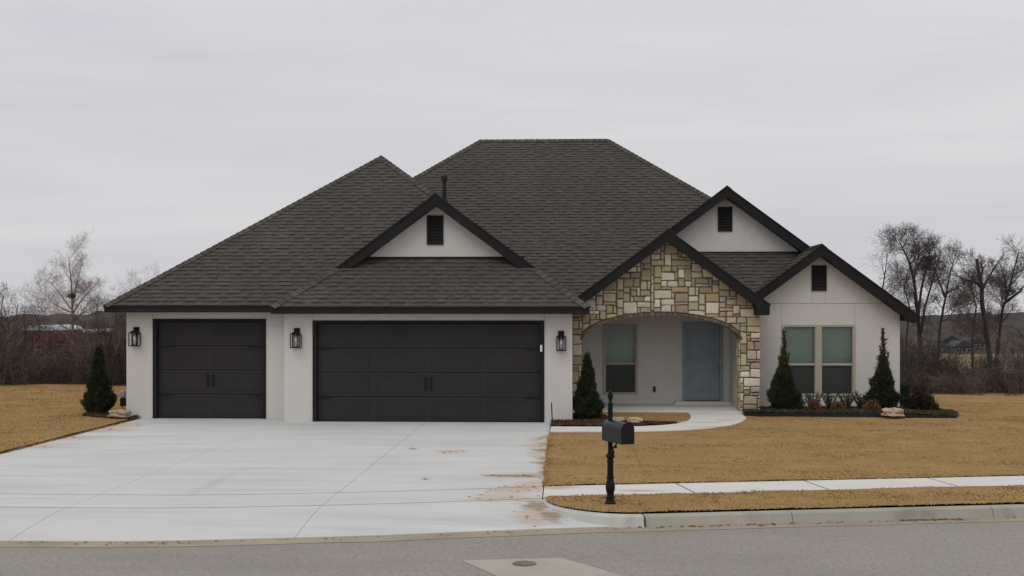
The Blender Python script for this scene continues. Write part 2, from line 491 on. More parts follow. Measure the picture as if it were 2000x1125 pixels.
def edge_arc(x):    # back of curb near the driveway
    if x >= 0.9: return CV(x) - 2.36
    t = max(0.0, 1 - ((0.9 - x) / 1.14) ** 2)
    return CV(x) - 1.02 - 1.34 * math.sqrt(t)

def sheet(name, xs, lo, hi, zf, m, ny=4, parent=None, kind=None, skirt=0.0):
    b = MB(); nx = len(xs)
    for x in xs:
        a, c = lo(x), hi(x)
        for j in range(ny + 1):
            y = a + (c - a) * j / ny
            b.v.append((x, y, zf(x, y)))
    for i in range(nx - 1):
        for j in range(ny):
            k = i * (ny + 1) + j
            b.f.append((k, k + ny + 1, k + ny + 2, k + 1)); b.c.append(None)
    if skirt > 0:
        ring = [i * (ny + 1) for i in range(nx)] + [(nx - 1) * (ny + 1) + j for j in range(1, ny + 1)] + [i * (ny + 1) + ny for i in range(nx - 2, -1, -1)] + [j for j in range(ny - 1, 0, -1)]
        base = len(b.v)
        for r in ring:
            x, y, z = b.v[r]; b.v.append((x, y, z - skirt))
        for i in range(len(ring)):
            j = (i + 1) % len(ring)
            b.f.append((ring[i], base + i, base + j, ring[j])); b.c.append(None)
    return b.build(name, m, parent, kind=kind)

def ER(x):   # crest where the level yard ends
    return 34.0 if x < -6 else (30.6 if x > 9 else 34 + (30.6 - 34) * (x + 6) / 15)
def terrain(x, y):
    if y < CV(max(-59, min(79, x))) + 1.4: return -0.6
    t = (y - ER(x)) / 110
    if t <= 0: return -0.03
    t = min(1, t); s = t * t * (3 - 2 * t)
    z = -0.03 - (6.0 if x < 0 else 9.0) * s
    if y > 60: z += 0.5 * fbm(x, y, 0, 0.02) * min(1, (y - 60) / 60)
    return z
xs = np.unique(np.concatenate([np.linspace(-900, -60, 40), np.linspace(-60, 60, 81), np.linspace(60, 900, 40)]))
ys = np.unique(np.concatenate([np.linspace(-20, 12, 9), np.linspace(12, 60, 49), np.linspace(60, 200, 36), np.linspace(200, 1500, 40)]))
b = MB()
for x in xs:
    for y in ys: b.v.append((x, y, terrain(x, y)))
ny = len(ys)
for i in range(len(xs) - 1):
    for j in range(ny - 1):
        k = i * ny + j
        b.f.append((k, k + ny, k + ny + 1, k + 1)); b.c.append(None)
b.build('ground', M['field'], smooth=True, kind='structure')

def pasture(px0, px1, y0, y1):
    pb = MB(); n = 16
    for i in range(n + 1):
        for j in range(7):
            Y = y0 + (y1 - y0) * j / 6 + 6 * fbm(i * .4, 1, 0, 1); X = xat(px0 + (px1 - px0) * i / n, Y); pb.v.append((X, Y, terrain(X, Y) + .35))
    for i in range(n):
        for j in range(6):
            k = i * 7 + j; pb.f.append((k, k + 7, k + 8, k + 1)); pb.c.append(None)
    pb.build('field', M['pasture'], kind='structure')
pasture(1835, 2040, 215, 310)
# far wooded ridge
b = MB(); n = 420
for i in range(n + 1):
    x = -900 + 1800 * i / n
    h = 1.5 + 4.0 * fbm(x, 3, 0, 0.006) + 2.6 * fbm(x, 9, 0, 0.06) + 1.2 * fbm(x, 2, 0, 0.3)
    b.v += [(x, 850 + 40 * fbm(x, 5, 0, 0.003), -12), (x, 900, h - 1.0), (x, 1300, -12)]
for i in range(n):
    k = i * 3
    for j in range(2):
        b.f.append((k + j, k + 3 + j, k + 4 + j, k + 1 + j)); b.c.append(None)
b.build('hills', M['hill'], smooth=True, kind='structure')

road_x = np.linspace(-45, 60, 211)
sheet('road', road_x, lambda x: -6.0, lambda x: CV(x) - 2.66, lambda x, y: ZR - 0.012, M['asphalt'], ny=20, kind='structure')
sheet('gutter', road_x, lambda x: CV(x) - 2.77 + 0.05 * fbm(x, 0, 0, 1.3) + 0.02 * fbm(x, 4, 0, 7), lambda x: CV(x) - 2.44, lambda x, y: ZR - 0.0085, M['gutter'], ny=3, kind='structure')

# driveway: base sheet with separate slabs
drv = sheet('driveway', np.linspace(DL, DR, 25), lambda x: CV(x) - 2.5, lambda x: 25.7 if x < -6 else 25.2, lambda x, y: -0.022 if y > CV(x) - 1.0 else -0.022 + (ZR + 0.0) * (CV(x) - 1.0 - y) / 1.5, M['sealant'], ny=30, kind='structure')
g = 0.0032
colx = [(DL, J2), (J2, J1), (J1, DR)]
for (a, c) in colx:
    xx = np.linspace(a + g, c - g, 9)
    back = 25.58 if c < -5.8 else 24.98
    bk = (lambda x: 25.63 if x < -5.6 else 25.02)
    sheet('concrete_slab', xx, lambda x: CV(x) + 0.024, bk, lambda x, y: 0.0, M['concrete'], 6, drv, skirt=0.02)
    sheet('concrete_slab', xx, lambda x: CV(x) - 1.0 + 0.024, lambda x: CV(x) - 0.024, lambda x, y: 0.0, M['concrete'], 2, drv, skirt=0.02)
    sheet('concrete_slab', xx, lambda x: CV(x) - 2.46, lambda x: CV(x) - 1.0 - 0.024, lambda x, y: ZR * max(0, min(1, (CV(x) - 1.0 - y) / 1.46)) ** 1.6, M['concrete'], 6, drv, skirt=0.02)
# flare of the apron up to the curb return
sheet('concrete_slab', np.linspace(DR - g, 0.9, 12), lambda x: CV(x) - 2.46, lambda x: edge_arc(x) - 0.02, lambda x, y: ZR * max(0, min(1, (CV(x) - 1.0 - y) / 1.46)) ** 1.6, M['concrete'], 6, drv, skirt=0.02)

# public sidewalk to the right, slab by slab
swk = sheet('sidewalk', np.linspace(DR, 45, 91), lambda x: CV(x) - 1.0, lambda x: CV(x), lambda x, y: -0.015, M['sealant'], 1, kind='structure')
x = DR + 0.012
sk = 0.0
while x < 40:
    w = 1.75
    x2 = x + w
    def bxm(u, v): return u
    bb = MB()
    nseg = 5
    for i in range(nseg + 1):
        u = x + (x2 - x) * i / nseg
        sl = 0.0 if (x < 0 and i == 0) else 0.18
        bb.v += [(u + sl, CV(u + sl) - 0.99, 0.004), (u, CV(u) - 0.01, 0.004)]
    for i in range(nseg):
        bb.f.append((2 * i, 2 * i + 2, 2 * i + 3, 2 * i + 1)); bb.c.append(None)
    bb.build('concrete_slab', M['walk'], swk)
    x = x2 + 0.02

# curb in sections, swept profile
def curb_section(path, parent, tone):
    prof = [(-0.10, -0.05), (-0.10, 0.002), (0.03, 0.004), (0.055, -0.012), (0.10, -0.118), (0.10, -0.2)]
    bb = MB(); n = len(prof)
    for i, (px_, py_) in enumerate(path):
        q = path[min(i + 1, len(path) - 1)]; p = path[max(i - 1, 0)]
        t = Vector((q[0] - p[0], q[1] - p[1])).normalized()
        nn = Vector((t.y, -t.x))        # outward, to the street
        for (o_, z_) in prof: bb.v.append((px_ + nn.x * o_, py_ + nn.y * o_, z_))
    for i in range(len(path) - 1):
        for k in range(n - 1):
            bb.f.append((i * n + k, (i + 1) * n + k, (i + 1) * n + k + 1, i * n + k + 1)); bb.c.append(None)
    bb.f.append(tuple(range(n))); bb.c.append(None)
    bb.f.append(tuple((len(path) - 1) * n + k for k in range(n - 1, -1, -1))); bb.c.append(None)
    o = bb.build('curb_section', M['curb'], parent)
    o.color = tone + (1,)
    return o
curb = tag(empty('curb', (0, 0, 0)), kind='structure')
arc = []
for i in range(15):
    th = math.pi / 2 * (1 - i / 14)
    xx = 0.9 - 1.10 * math.sin(th)
    arc.append((xx, CV(xx) - 1.02 - 1.42 * math.cos(th)))
curb_section(arc, curb, (1.30, 1.36, 1.50))
xa = 0.92
for xb in [2.62, 5.05, 7.5, 10, 12.5, 15, 18, 21, 24, 27, 30, 34]:
    curb_section([(u, CV(u) - 2.44) for u in np.linspace(xa, xb - 0.009, 8)], curb, (1.0 + rng.uniform(-.06, .06),) * 3)
    xa = xb
xa = -40.0
for xb in [-34, -28, -22, -16, -10.6]:
    curb_section([(u, CV(u) - 2.44) for u in np.linspace(xa, xb - 0.009, 8)], curb, (1.0,) * 3)
    xa = xb

# manhole collar and covers in the street
def gp(px, py, z=ZR):
    d = (EYE - z) * FPX / (py - HOR)
    Y = d / (math.cos(YAW) - xat(px, 1.0) * math.sin(YAW))
    return (xat(px, Y), Y)
c4 = [gp(903, 1094), gp(1095, 1089), gp(1222, 1125), gp(973, 1125)]
dx, dy = c4[1][0] - c4[0][0], c4[1][1] - c4[0][1]
L0 = Vector((c4[3][0] - c4[0][0], c4[3][1] - c4[0][1])).normalized() * 1.35
L1 = Vector((c4[2][0] - c4[1][0], c4[2][1] - c4[1][1])).normalized() * 1.35
poly = [c4[0], c4[1], (c4[1][0] + L1.x, c4[1][1] + L1.y), (c4[0][0] + L0.x, c4[0][1] + L0.y)]
MB().add([(p[0], p[1], ZR - 0.008 + 0.006) for p in poly] + [(p[0], p[1], ZR - 0.05) for p in poly], [(3, 2, 1, 0), (0, 1, 5, 4), (1, 2, 6, 5), (2, 3, 7, 6), (3, 0, 4, 7)]).build('concrete_collar', M['patch'], kind='structure')
def manhole(px, py, rad, label):
    X, Y = gp(px, py)
    r0 = empty('manhole_cover', (X, Y, ZR))
    tag(r0, label, 'manhole cover', 'manhole covers in the street')
    MB().lathe([(rad, -0.02), (rad, 0.006), (rad - 0.02, 0.008), (rad - 0.022, 0.002)], n=32).build('rim', M['castiron'], r0)
    bb = MB().lathe([(rad - 0.024, -0.02), (rad - 0.024, 0.006)], n=32)
    for i in range(-4, 5):
        for j in range(-4, 5):
            u, v = i * rad * 0.2, j * rad * 0.2
            if u * u + v * v < (rad * 0.85) ** 2: bb.box(u - .012, u + .012, v - .012, v + .012, 0.006, 0.010)
    bb.build('lid', M['castiron'], r0)
manhole(1024, 1101, 0.115, 'small round iron cover in the pale concrete collar in the street')
manhole(1104, 1134, 0.16, 'round iron cover at the bottom edge of the picture, on the collar')

# ------------------------------------------------------------------ beds, walkway, lawns
WL = [(-0.245, 23.80), (0.7, 23.82), (1.5, 23.92), (2.0, 24.2), (2.34, 24.6), (2.6, 25.2), (2.72, 25.8), (2.78, 26.5), (2.8, 27.24)]
WR = [(-0.245, 22.80), (0.7, 22.83), (1.5, 22.90), (2.2, 23.15), (2.85, 23.6), (3.35, 24.25), (3.65, 24.9), (3.9, 25.8), (3.98, 27.24)]
walk_poly = WL + WR[::-1]
walkway = tag(empty('walkway', (0, 0, 0)), kind='structure')
def ribbon(i0, i1, name):
    bb = MB()
    pl = [Vector(p) for p in WL]; pr = [Vector(p) for p in WR]
    seg = []
    for i in range(i0, i1):
        for t in np.linspace(0, 1, 5)[:-1 if i < i1 - 1 else None]:
            seg.append((pl[i].lerp(pl[i + 1], t), pr[i].lerp(pr[i + 1], t)))
    for (p, q) in seg:
        bb.v += [(p.x, p.y, 0.034), (q.x, q.y, 0.034), (p.x, p.y, -0.02), (q.x, q.y, -0.02)]
    for i in range(len(seg) - 1):
        k = 4 * i
        for f in [(k + 1, k + 5, k + 4, k), (k + 3, k + 7, k + 5, k + 1), (k, k + 4, k + 6, k + 2)]:
            bb.f.append(f); bb.c.append(None)
    return bb.build(name, M['walk'], walkway)
ribbon(0, 2, 'concrete_slab'); ribbon(2, 5, 'concrete_slab'); ribbon(5, 8, 'concrete_slab')
porch = tag(MB().box(0.2, 4.05, 27.25, 29.6, -0.1, 0.05).build('porch_slab', M['walk'], bevel=0.008), kind='structure')

bed_front = [(-0.245, 23.83), (0.7, 23.85), (1.5, 23.95), (2.0, 24.22), (2.3, 24.52), (1.75, 24.72), (1.2, 24.86), (0.98, 25.3), (0.95, 26.0), (0.8, 26.5), (0.2, 26.6), (0.2, 24.985), (-0.245, 24.985)]
bed_right = [(4.43, 28.27), (4.43, 27.33), (4.02, 27.33), (3.98, 26.6), (4.3, 26.38), (5.0, 26.45), (5.8, 26.35), (6.6, 26.3), (7.3, 26.2), (8.0, 26.15), (8.42, 26.2), (8.6, 26.6), (8.6, 27.5), (8.5, 28.6), (7.83, 28.6), (7.83, 28.27)]
bed_left = [(-9.13, 25.0), (-9.45, 25.05), (-10.0, 25.35), (-10.45, 25.75), (-10.55, 26.3), (-10.3, 26.8), (-9.8, 26.9), (-9.43, 26.5), (-9.43, 25.58), (-9.13, 25.58)]
def patch(name, poly, cell, zf, m, kind=None, parent=None):
    P = np.array(poly); x0, y0 = P.min(0); x1, y1 = P.max(0)
    nx, ny_ = int((x1 - x0) / cell) + 2, int((y1 - y0) / cell) + 2
    cx_, cy_ = np.meshgrid(x0 + (np.arange(nx) + .5) * cell, y0 + (np.arange(ny_) + .5) * cell, indexing='ij')
    ins = in_poly(cx_, cy_, poly)
    idx = {}; bb = MB()
    def vid(i, j):
        if (i, j) not in idx:
            x, y = x0 + i * cell, y0 + j * cell
            idx[(i, j)] = len(bb.v); bb.v.append((x, y, zf(x, y)))
        return idx[(i, j)]
    for i in range(nx):
        for j in range(ny_):
            if ins[i, j]:
                bb.f.append((vid(i, j), vid(i + 1, j), vid(i + 1, j + 1), vid(i, j + 1))); bb.c.append(None)
    return bb.build(name, m, parent, kind=kind)
patch('mulch_bed', bed_front, 0.04, lambda x, y: 0.045 + 0.02 * fbm(x, y, 0, 6) + 0.02 * rng.random(), M['mulch'], 'structure')
patch('mulch_bed', bed_right, 0.05, lambda x, y: 0.085 + 0.02 * fbm(x, y, 0, 6) + 0.02 * rng.random(), M['mulch'], 'structure')
patch('mulch_bed', bed_left, 0.05, lambda x, y: 0.05 + 0.02 * fbm(x, y, 0, 6) + 0.025 * rng.random(), M['mulch'], 'structure')
def edging(pts, h, label):
    bb = MB(); n = len(pts)
    for i, (x, y) in enumerate(pts):
        q = pts[min(i + 1, n - 1)]; p = pts[max(0, i - 1)]
        t = Vector((q[0] - p[0], q[1] - p[1])).normalized(); nn = Vector((t.y, -t.x)) * 0.012
        w = 0.012 * fbm(x, y, 0, 3)
        bb.v += [(x + nn.x, y + nn.y, -0.02), (x + nn.x, y + nn.y, h + w), (x - nn.x, y - nn.y, h + w), (x - nn.x, y - nn.y, -0.02)]
    for i in range(n - 1):
        for k in range(3):
            bb.f.append((4 * i + k, 4 * i + 4 + k, 4 * i + 5 + k, 4 * i + k + 1)); bb.c.append(None)
    tag(bb.build('garden_edging', M['edging']), label, 'edging')
def dense(pts, step=0.15):
    out = []
    for (a, c) in zip(pts[:-1], pts[1:]):
        n = max(1, int(math.hypot(c[0] - a[0], c[1] - a[1]) / step))
        out += [(a[0] + (c[0] - a[0]) * i / n, a[1] + (c[1] - a[1]) * i / n) for i in range(n)]
    return out + [pts[-1]]
edging(dense(bed_right[3:12]), 0.085, 'black plastic edging along the front of the shrub bed under the twin window')
edging(dense(bed_front[4:8]), 0.07, 'short black edging between mulch and the little lawn by the porch')
edging(dense(bed_left[0:6]), 0.06, 'black edging round the mulch bed at the left garage corner')

def lawn_z(x, y): return 0.018 + 0.010 * fbm(x, y, 0, 0.9) + 0.006 * fbm(x, y, 3, 4)
sheet('lawn', np.unique(np.concatenate([np.linspace(DR + 0.01, 12, 160), np.linspace(12, 45, 60)])), lambda x: CV(x) + 0.01, lambda x: ER(x) + 4.0 if x > 8.7 else (22.81 if x < 1.2 else 29.0), lambda x, y: lawn_z(x, y) if y < ER(x) else lawn_z(x, y) + terrain(x, y) + .05, M['lawn'], 90, kind='structure')
sheet('lawn', np.linspace(-48, DL - 0.02, 150), lambda x: CV(x) - 2.3 if x < -10.6 else CV(x), lambda x: ER(x) + 3.0, lambda x, y: (lawn_z(x, y) if y < ER(x) else lawn_z(x, y) + terrain(x, y) + .03) + 0.02, M['lawn'], 90, kind='structure')
sheet('lawn', np.unique(np.concatenate([np.linspace(-0.2, 3, 40), np.linspace(3, 45, 120)])), lambda x: edge_arc(x) + 0.06, lambda x: CV(x) - 0.98, lambda x, y: 0.022 + 0.012 * fbm(x, y, 0, 2), M['lawn'], 10, kind='structure')
inner_poly = [(0.6, 24.7), (2.32, 24.55), (2.58, 25.2), (2.71, 25.8), (2.77, 26.5), (2.79, 27.24), (0.6, 27.24)]
patch('lawn', inner_poly, 0.05, lambda x, y: 0.028 + 0.01 * fbm(x, y, 0, 3), M['lawn'], 'structure')

# short dry blades over all the sod
seam_r = random.Random(44)
SEAMS = []
for i in range(120):
    sx = seam_r.uniform(-14, 13); sy = seam_r.uniform(16.3, 31)
    SEAMS.append((sx, sx + seam_r.uniform(.5, 3.2), sy, seam_r.uniform(.015, .05), seam_r.uniform(.35, .75), seam_r.uniform(0, 6)))
def sod_tone(x, y):
    t = 1.04 + .12 * np.sin(y * 2.4 - x * .43 + .6 * np.sin(x * .5)) * np.sin(x * .31 + 1) + .08 * np.sin(x * .9 + 1.7 * np.sin(y * .8)) * np.sin(y * 1.9 + x * .3) + .07 * np.sin(y * 6.1 + .8 * np.sin(x * 1.3)) + .05 * np.sin(x * 5.3 + y * 2.7) 
    for (x0, x1, sy, w, k, p) in SEAMS:
        yy = sy + .18 * (x - x0) * (.9 if x0 > 0 else 0) + .05 * np.sin(x * 2.2 + p) + .02 * np.sin(x * 9 + p)
        m = (x > x0) & (x < x1) & (np.abs(y - yy) < w)
        t = np.where(m, t * k, t)
    return t
def blades(n, xr, yr, keep, zf, hmin=0.008, hmax=0.020, wmul=1.0):
    x = nrg.uniform(xr[0], xr[1], n); y = nrg.uniform(yr[0], yr[1], n)
    k = keep(x, y); x, y = x[k], y[k]; n = len(x)
    h = nrg.uniform(hmin, hmax, n); w = nrg.uniform(0.005, 0.011, n) * wmul
    a = nrg.uniform(0, 2 * math.pi, n); ln = nrg.uniform(0.6, 2.4, n) * h; la = nrg.uniform(0, 2 * math.pi, n)
    z = zf(x, y)
    V = np.empty((n, 3, 3), np.float32)
    V[:, 0] = np.stack([x - np.cos(a) * w, y - np.sin(a) * w, z], 1)
    V[:, 1] = np.stack([x + np.cos(a) * w, y + np.sin(a) * w, z], 1)
    V[:, 2] = np.stack([x + np.cos(la) * ln, y + np.sin(la) * ln, z + h], 1)
    t = nrg.uniform(0.72, 1.18, n) * sod_tone(x, y)
    tone = np.stack([t * nrg.uniform(0.97, 1.05, n), t, t * nrg.uniform(0.85, 1.1, n)], 1)
    return V.reshape(-1, 3), tone
Cv = np.vectorize(CV); Ea = np.vectorize(edge_arc); Erv = np.vectorize(ER)
def keep_r(x, y):
    c = np.interp(x, _cx, _cs)
    return (y > c - 0.005 + 0.03 * np.sin(x * 5)) & ~in_poly(x, y, walk_poly) & ~in_poly(x, y, bed_front) & ~in_poly(x, y, bed_right) & ~((x < 8.2) & (y > 27.2)) & ~((x < 3.9) & (y > 25.0)) & ~((x < 0.2) & (y > 22.8))& ~((x < 2.3) & (y > 23.0) & (y < 24.4) & (x > 9))
def keep_in(x, y): return in_poly(x, y, inner_poly) & ~in_poly(x, y, bed_front)
def keep_v(x, y):
    c = np.interp(x, _cx, _cs)
    e_ = np.where(x > 0.9, c - 2.36, c - 1.02 - 1.34 * np.sqrt(np.clip(1 - ((0.9 - np.minimum(x, .9)) / 1.14) ** 2, 0, 1)))
    return (y > e_ + 0.03) & (y < c - 0.97 + 0.05 * np.sin(x * 3.1) + 0.03 * np.sin(x * 11))
def keep_l(x, y):
    c = np.interp(x, _cx, _cs)
    return (y > c) & ~in_poly(x, y, bed_left) & ~((x > -9.7) & (y > 25.55))
sets = [blades(230000, (DR, 13), (15.8, 31), keep_r, lambda x, y: np.full_like(x, 0.012)),
        blades(60000, (-0.25, 9), (13, 18), keep_v, lambda x, y: np.full_like(x, 0.016), 0.01, 0.026),
        blades(16000, (0.6, 2.8), (24.5, 27.25), keep_in, lambda x, y: np.full_like(x, 0.02)),
        blades(110000, (-17, DL - 0.01), (15, 36), keep_l, lambda x, y: np.full_like(x, 0.036), 0.008, 0.022)]
# denser fringe hanging over the paving edges
def keep_f1(x, y):
    c = np.interp(x, _cx, _cs); return np.abs(y - c - 0.01) < 0.035
def keep_f2(x, y): return np.abs(x - (DR + 0.025) - 0.010 * np.sin(y * 3.1) - .008 * np.sin(y * 17)) < 0.03
def keep_f3(x, y): return np.abs(x - (DL - 0.025) - 0.010 * np.sin(y * 3.6) - .008 * np.sin(y * 15)) < 0.03
sets += [blades(60000, (DR, 12), (15.8, 18.3), keep_f1, lambda x, y: np.full_like(x, 0.005), 0.012, 0.028),
         blades(16000, (DR - .1, DR + .1), (15.9, 22.8), keep_f2, lambda x, y: np.full_like(x, 0.004), 0.012, 0.028),
         blades(16000, (DL - .1, DL + .1), (15.3, 25.0), keep_f3, lambda x, y: np.full_like(x, 0.004), 0.012, 0.028)]
V = np.concatenate([s[0] for s in sets]); T = np.concatenate([s[1] for s in sets])
o = np_mesh('dormant_grass', V, np.arange(len(V), dtype=np.int32).reshape(-1, 3), M['blade'], tone=T)
tag(o, 'short tan dormant grass blades over all the lawns', 'grass', kind='stuff')

# crumbs of mud and dry grass on the concrete near the lawn edge
b = MB(); r2 = random.Random(5)
def crumb(bb, x, y, z, s, c):
    a = r2.uniform(0, 6.28); k = r2.randint(4, 6); vs = [(x, y, z + s * r2.uniform(.2, .5))]
    for i in range(k):
        t = a + i * 6.283 / k; rr = s * r2.uniform(.6, 1.3)
        vs.append((x + rr * 1.4 * math.cos(t), y + rr * math.sin(t), z))
    bb.add(vs, [(0, 1 + i, 1 + (i + 1) % k) for i in range(k)], c)
for (x, y, rx, ry) in clay:
    for i in range(int(12 * min(1.6, max(.4, rx * 3)))):
        u, v = r2.gauss(0, .45), r2.gauss(0, .45)
        X, Y = x + u * rx, y + v * ry
        if X > DR + 0.02 or X < DL: continue
        dz = 0.002 if Y > CV(X) - 1.0 else ZR * min(1, max(0, (CV(X) - 1 - Y) / 1.46)) ** 1.6 + 0.002
        t = r2.uniform(.55, 1.25); crumb(b, X, Y, dz, r2.choice([.006, .01, .014, .022]), (t, t * r2.uniform(.85, 1.05), t))
for i in range(240):      # litter on the gutter
    X = r2.uniform(-7, 9); Y = CV(X) - 2.5 - abs(r2.gauss(0, .09))
    t = r2.uniform(.4, 1.0); crumb(b, X, Y, ZR - 0.002, r2.choice([.006, .009, .014]), (t, t, t))
for i in range(120):
    X = 4.3 + r2.gauss(0, .22) if i < 70 else 1.6 + r2.gauss(0, .5); Y = CV(X) - 2.52 - abs(r2.gauss(0, .05))
    t = r2.uniform(.35, .9); crumb(b, X, Y, ZR - 0.002, r2.choice([.008, .014, .022]), (t, t, t))
tag(b.build('mud_crumbs', M['mud']), 'reddish mud crumbs and dry grass scattered on the concrete', 'mud', kind='stuff')

# ================================================================== THE HOUSE
HL = Vector((-0.8, 33.0, 0.0))
house = empty('house', HL)
tag(house, 'one-storey pale stucco house with dark shingle roof and stone entry gable', 'house')
def hp(mb, name, m, smooth=False, bevel=0.0):
    o = mb.build(name, m, house, smooth, bevel)
    o.location = -HL
    return o
def hgroup(name, label=None):
    o = empty(name, -HL, house)
    if label: o['label'] = label
    return o

PT = 0.74                         # roof pitch
ZA, ZB = 2.43, 2.40               # eave heights (top of deck edge)
SL = math.sqrt(1 + PT * PT)
EXPO = 0.145 / SL                 # course exposure in run

roof = hgroup('roof')
deck = MB()
pieces = []                       # (dist, verts, faces, tones)
srng = random.Random(11)
def plane(kind, E, zE, lo, hi, r1, r0=0.0, vis=True):
    """kind F: eave along X at y=E rising +Y; B: rising -Y; L: eave along Y at x=E rising +X; R: rising -X"""
    def pt(s, r, h):
        nx = PT / SL * h; nz = h / SL
        if kind == 'F': return (s, E + r - nx, zE + PT * r + nz)
        if kind == 'B': return (s, E - r + nx, zE + PT * r + nz)
        if kind == 'L': return (E + r - nx, s, zE + PT * r + nz)
        return (E - r + nx, s, zE + PT * r + nz)
    # deck sheet
    nst = 14
    prev = None
    for i in range(nst + 1):
        r = r0 + (r1 - r0) * i / nst
        a = [pt(lo(r), r, -0.004), pt(hi(r), r, -0.004)]
        if prev: deck.add(prev + a, [(0, 1, 3, 2)])
        prev = a
    r = r0
    c = 0
    while r < r1 - 0.02:
        rb, rt = r, min(r + EXPO, r1)
        a0, a1 = lo(rb), hi(rb); t0, t1 = lo(rt), hi(rt)
        s = min(a0, t0) - srng.uniform(0, 0.3)
        smax = max(a1, t1)
        prd = srng.random() < .5
        while s < smax:
            w = srng.uniform(0.11, 0.30)
            s2 = s + w
            b0, b1 = max(s, a0), min(s2, a1)
            u0, u1 = max(s, t0), min(s2, t1)
            prd = not prd
            if b1 - b0 > 0.004 or u1 - u0 > 0.004:
                b0, b1 = min(b0, a1), max(b1, a0); u0, u1 = min(u0, t1), max(u1, t0)
                if b1 < b0: b0 = b1 = (b0 + b1) / 2
                if u1 < u0: u0 = u1 = (u0 + u1) / 2
                h = 0.019 if prd else 0.010
                h += srng.uniform(-0.002, 0.003)
                rm = rb + (rt - rb) * 0.70
                m0, m1 = b0 + (u0 - b0) * .7, b1 + (u1 - b1) * .7
                gsd = 0.002
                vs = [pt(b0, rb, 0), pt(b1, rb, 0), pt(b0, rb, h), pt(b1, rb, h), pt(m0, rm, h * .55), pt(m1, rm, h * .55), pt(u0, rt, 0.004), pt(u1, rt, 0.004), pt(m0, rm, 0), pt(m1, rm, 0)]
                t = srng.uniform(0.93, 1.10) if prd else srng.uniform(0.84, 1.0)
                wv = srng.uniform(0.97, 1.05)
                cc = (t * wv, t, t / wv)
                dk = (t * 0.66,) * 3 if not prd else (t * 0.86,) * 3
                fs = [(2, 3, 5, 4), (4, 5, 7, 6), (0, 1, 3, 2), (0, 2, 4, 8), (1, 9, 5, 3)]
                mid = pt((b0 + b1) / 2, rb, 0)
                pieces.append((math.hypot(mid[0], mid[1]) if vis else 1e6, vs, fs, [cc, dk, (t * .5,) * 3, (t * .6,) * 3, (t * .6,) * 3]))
            s = s2 + 0.003
        r += EXPO; c += 1

caps = []
def cap_line(p, q, na, nb, w=0.13):
    """hip or ridge cap shingles from p (low) to q, lying on planes with normals na, nb"""
    p, q = Vector(p), Vector(q)
    d = (q - p); L = d.length; d.normalize()
    na, nb = Vector(na).normalized(), Vector(nb).normalized()
    sa = na.cross(d).normalized(); sb = nb.cross(d).normalized()
    # side directions pointing away from the ridge, down each plane
    if sa.z > 0: sa = -sa
    if sb.z > 0: sb = -sb
    if sa.dot(sb) > 0.9: sb = -sa
    up = (na + nb).normalized()
    st = 0.17; k = 0
    while k * st < L:
        a = p + d * (k * st - 0.02); c = p + d * min(L, (k + 1) * st + 0.03)
        ha, hc = 0.042, 0.026
        A0 = a + up * ha; C0 = c + up * hc
        Al = a + sa * w + na * (ha - 0.012); Cl = c + sa * w + na * (hc - 0.012)
        Ar = a + sb * w + nb * (ha - 0.012); Cr = c + sb * w + nb * (hc - 0.012)
        dn = up * 0.012
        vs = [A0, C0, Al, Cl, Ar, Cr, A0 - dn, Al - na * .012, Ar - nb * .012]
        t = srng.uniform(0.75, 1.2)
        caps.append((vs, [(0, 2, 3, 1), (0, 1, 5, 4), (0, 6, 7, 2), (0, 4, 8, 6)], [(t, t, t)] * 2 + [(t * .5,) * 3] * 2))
        k += 1

# eave and ridge layout ------------------------------------------------
AX0, AXR, AY = -9.75, 0.52, 25.25              # roof over the whole garage
AH = (AXR - AX0) / 2
BX0, BY = -6.02, 24.65                          # projecting double bay
BH = (AXR - BX0) / 2; BXC = (AXR + BX0) / 2; BZR = ZB + PT * BH
RAKE_B, GW_B = 25.78, 26.08
MX0, MX1, MY, ZM = -9.25, 8.10, 29.25, 2.42
MH = 6.76
WXC, WZR, WXR, WXL, WY0 = 5.94, 3.83, 8.08, 3.80, 27.95     # wing gable
SXC, SZR, SXR, SXL, SY0 = 2.35, 4.12, 4.60, 0.02, 27.05     # stone gable
GXC, GZR, GY0, GXR = 3.98, 5.33, 29.45, 8.06                # high gable behind

hipB = lambda r: BY + r
hipA = lambda r: AY + r
def front_right(r):
    if r < 1.13: return BY + r
    if r < BH: return RAKE_B
    return AY + r
plane('F', AY, ZA, lambda r: AX0 + r, lambda r: AXR - r if r > 1.0 else -5.0, AH)
plane('F', BY, ZB, lambda r: BX0 + r, lambda r: AXR - r, 1.42)
plane('L', BX0, ZB, lambda r: BY + r if r < 1.13 else RAKE_B, lambda r: 29.3, BH)
plane('R', AXR, ZB, front_right, lambda r: max(34.5, AY + r), AH, vis=False)
plane('L', AX0, ZA, hipA, lambda r: 42.0 - r, AH)
plane('F', MY, ZM, lambda r: MX0 + r, lambda r: MX1 - r, MH)
plane('L', MX0, ZM, lambda r: MY + r, lambda r: MY + 2 * MH - r, MH, vis=False)
plane('R', MX1, ZM, lambda r: MY + r, lambda r: MY + 2 * MH - r, MH, vis=False)
plane('B', MY + 2 * MH, ZM, lambda r: MX0 + r, lambda r: MX1 - r, MH, vis=False)
# stone gable
zsl = SZR - PT * (SXC - SXL); zsr = SZR - PT * (SXR - SXC)
plane('L', SXL, zsl, lambda r: SY0, lambda r: 30.6 + r, SXC - SXL)
plane('R', SXR, zsr, lambda r: SY0, lambda r: 30.5, SXR - SXC)
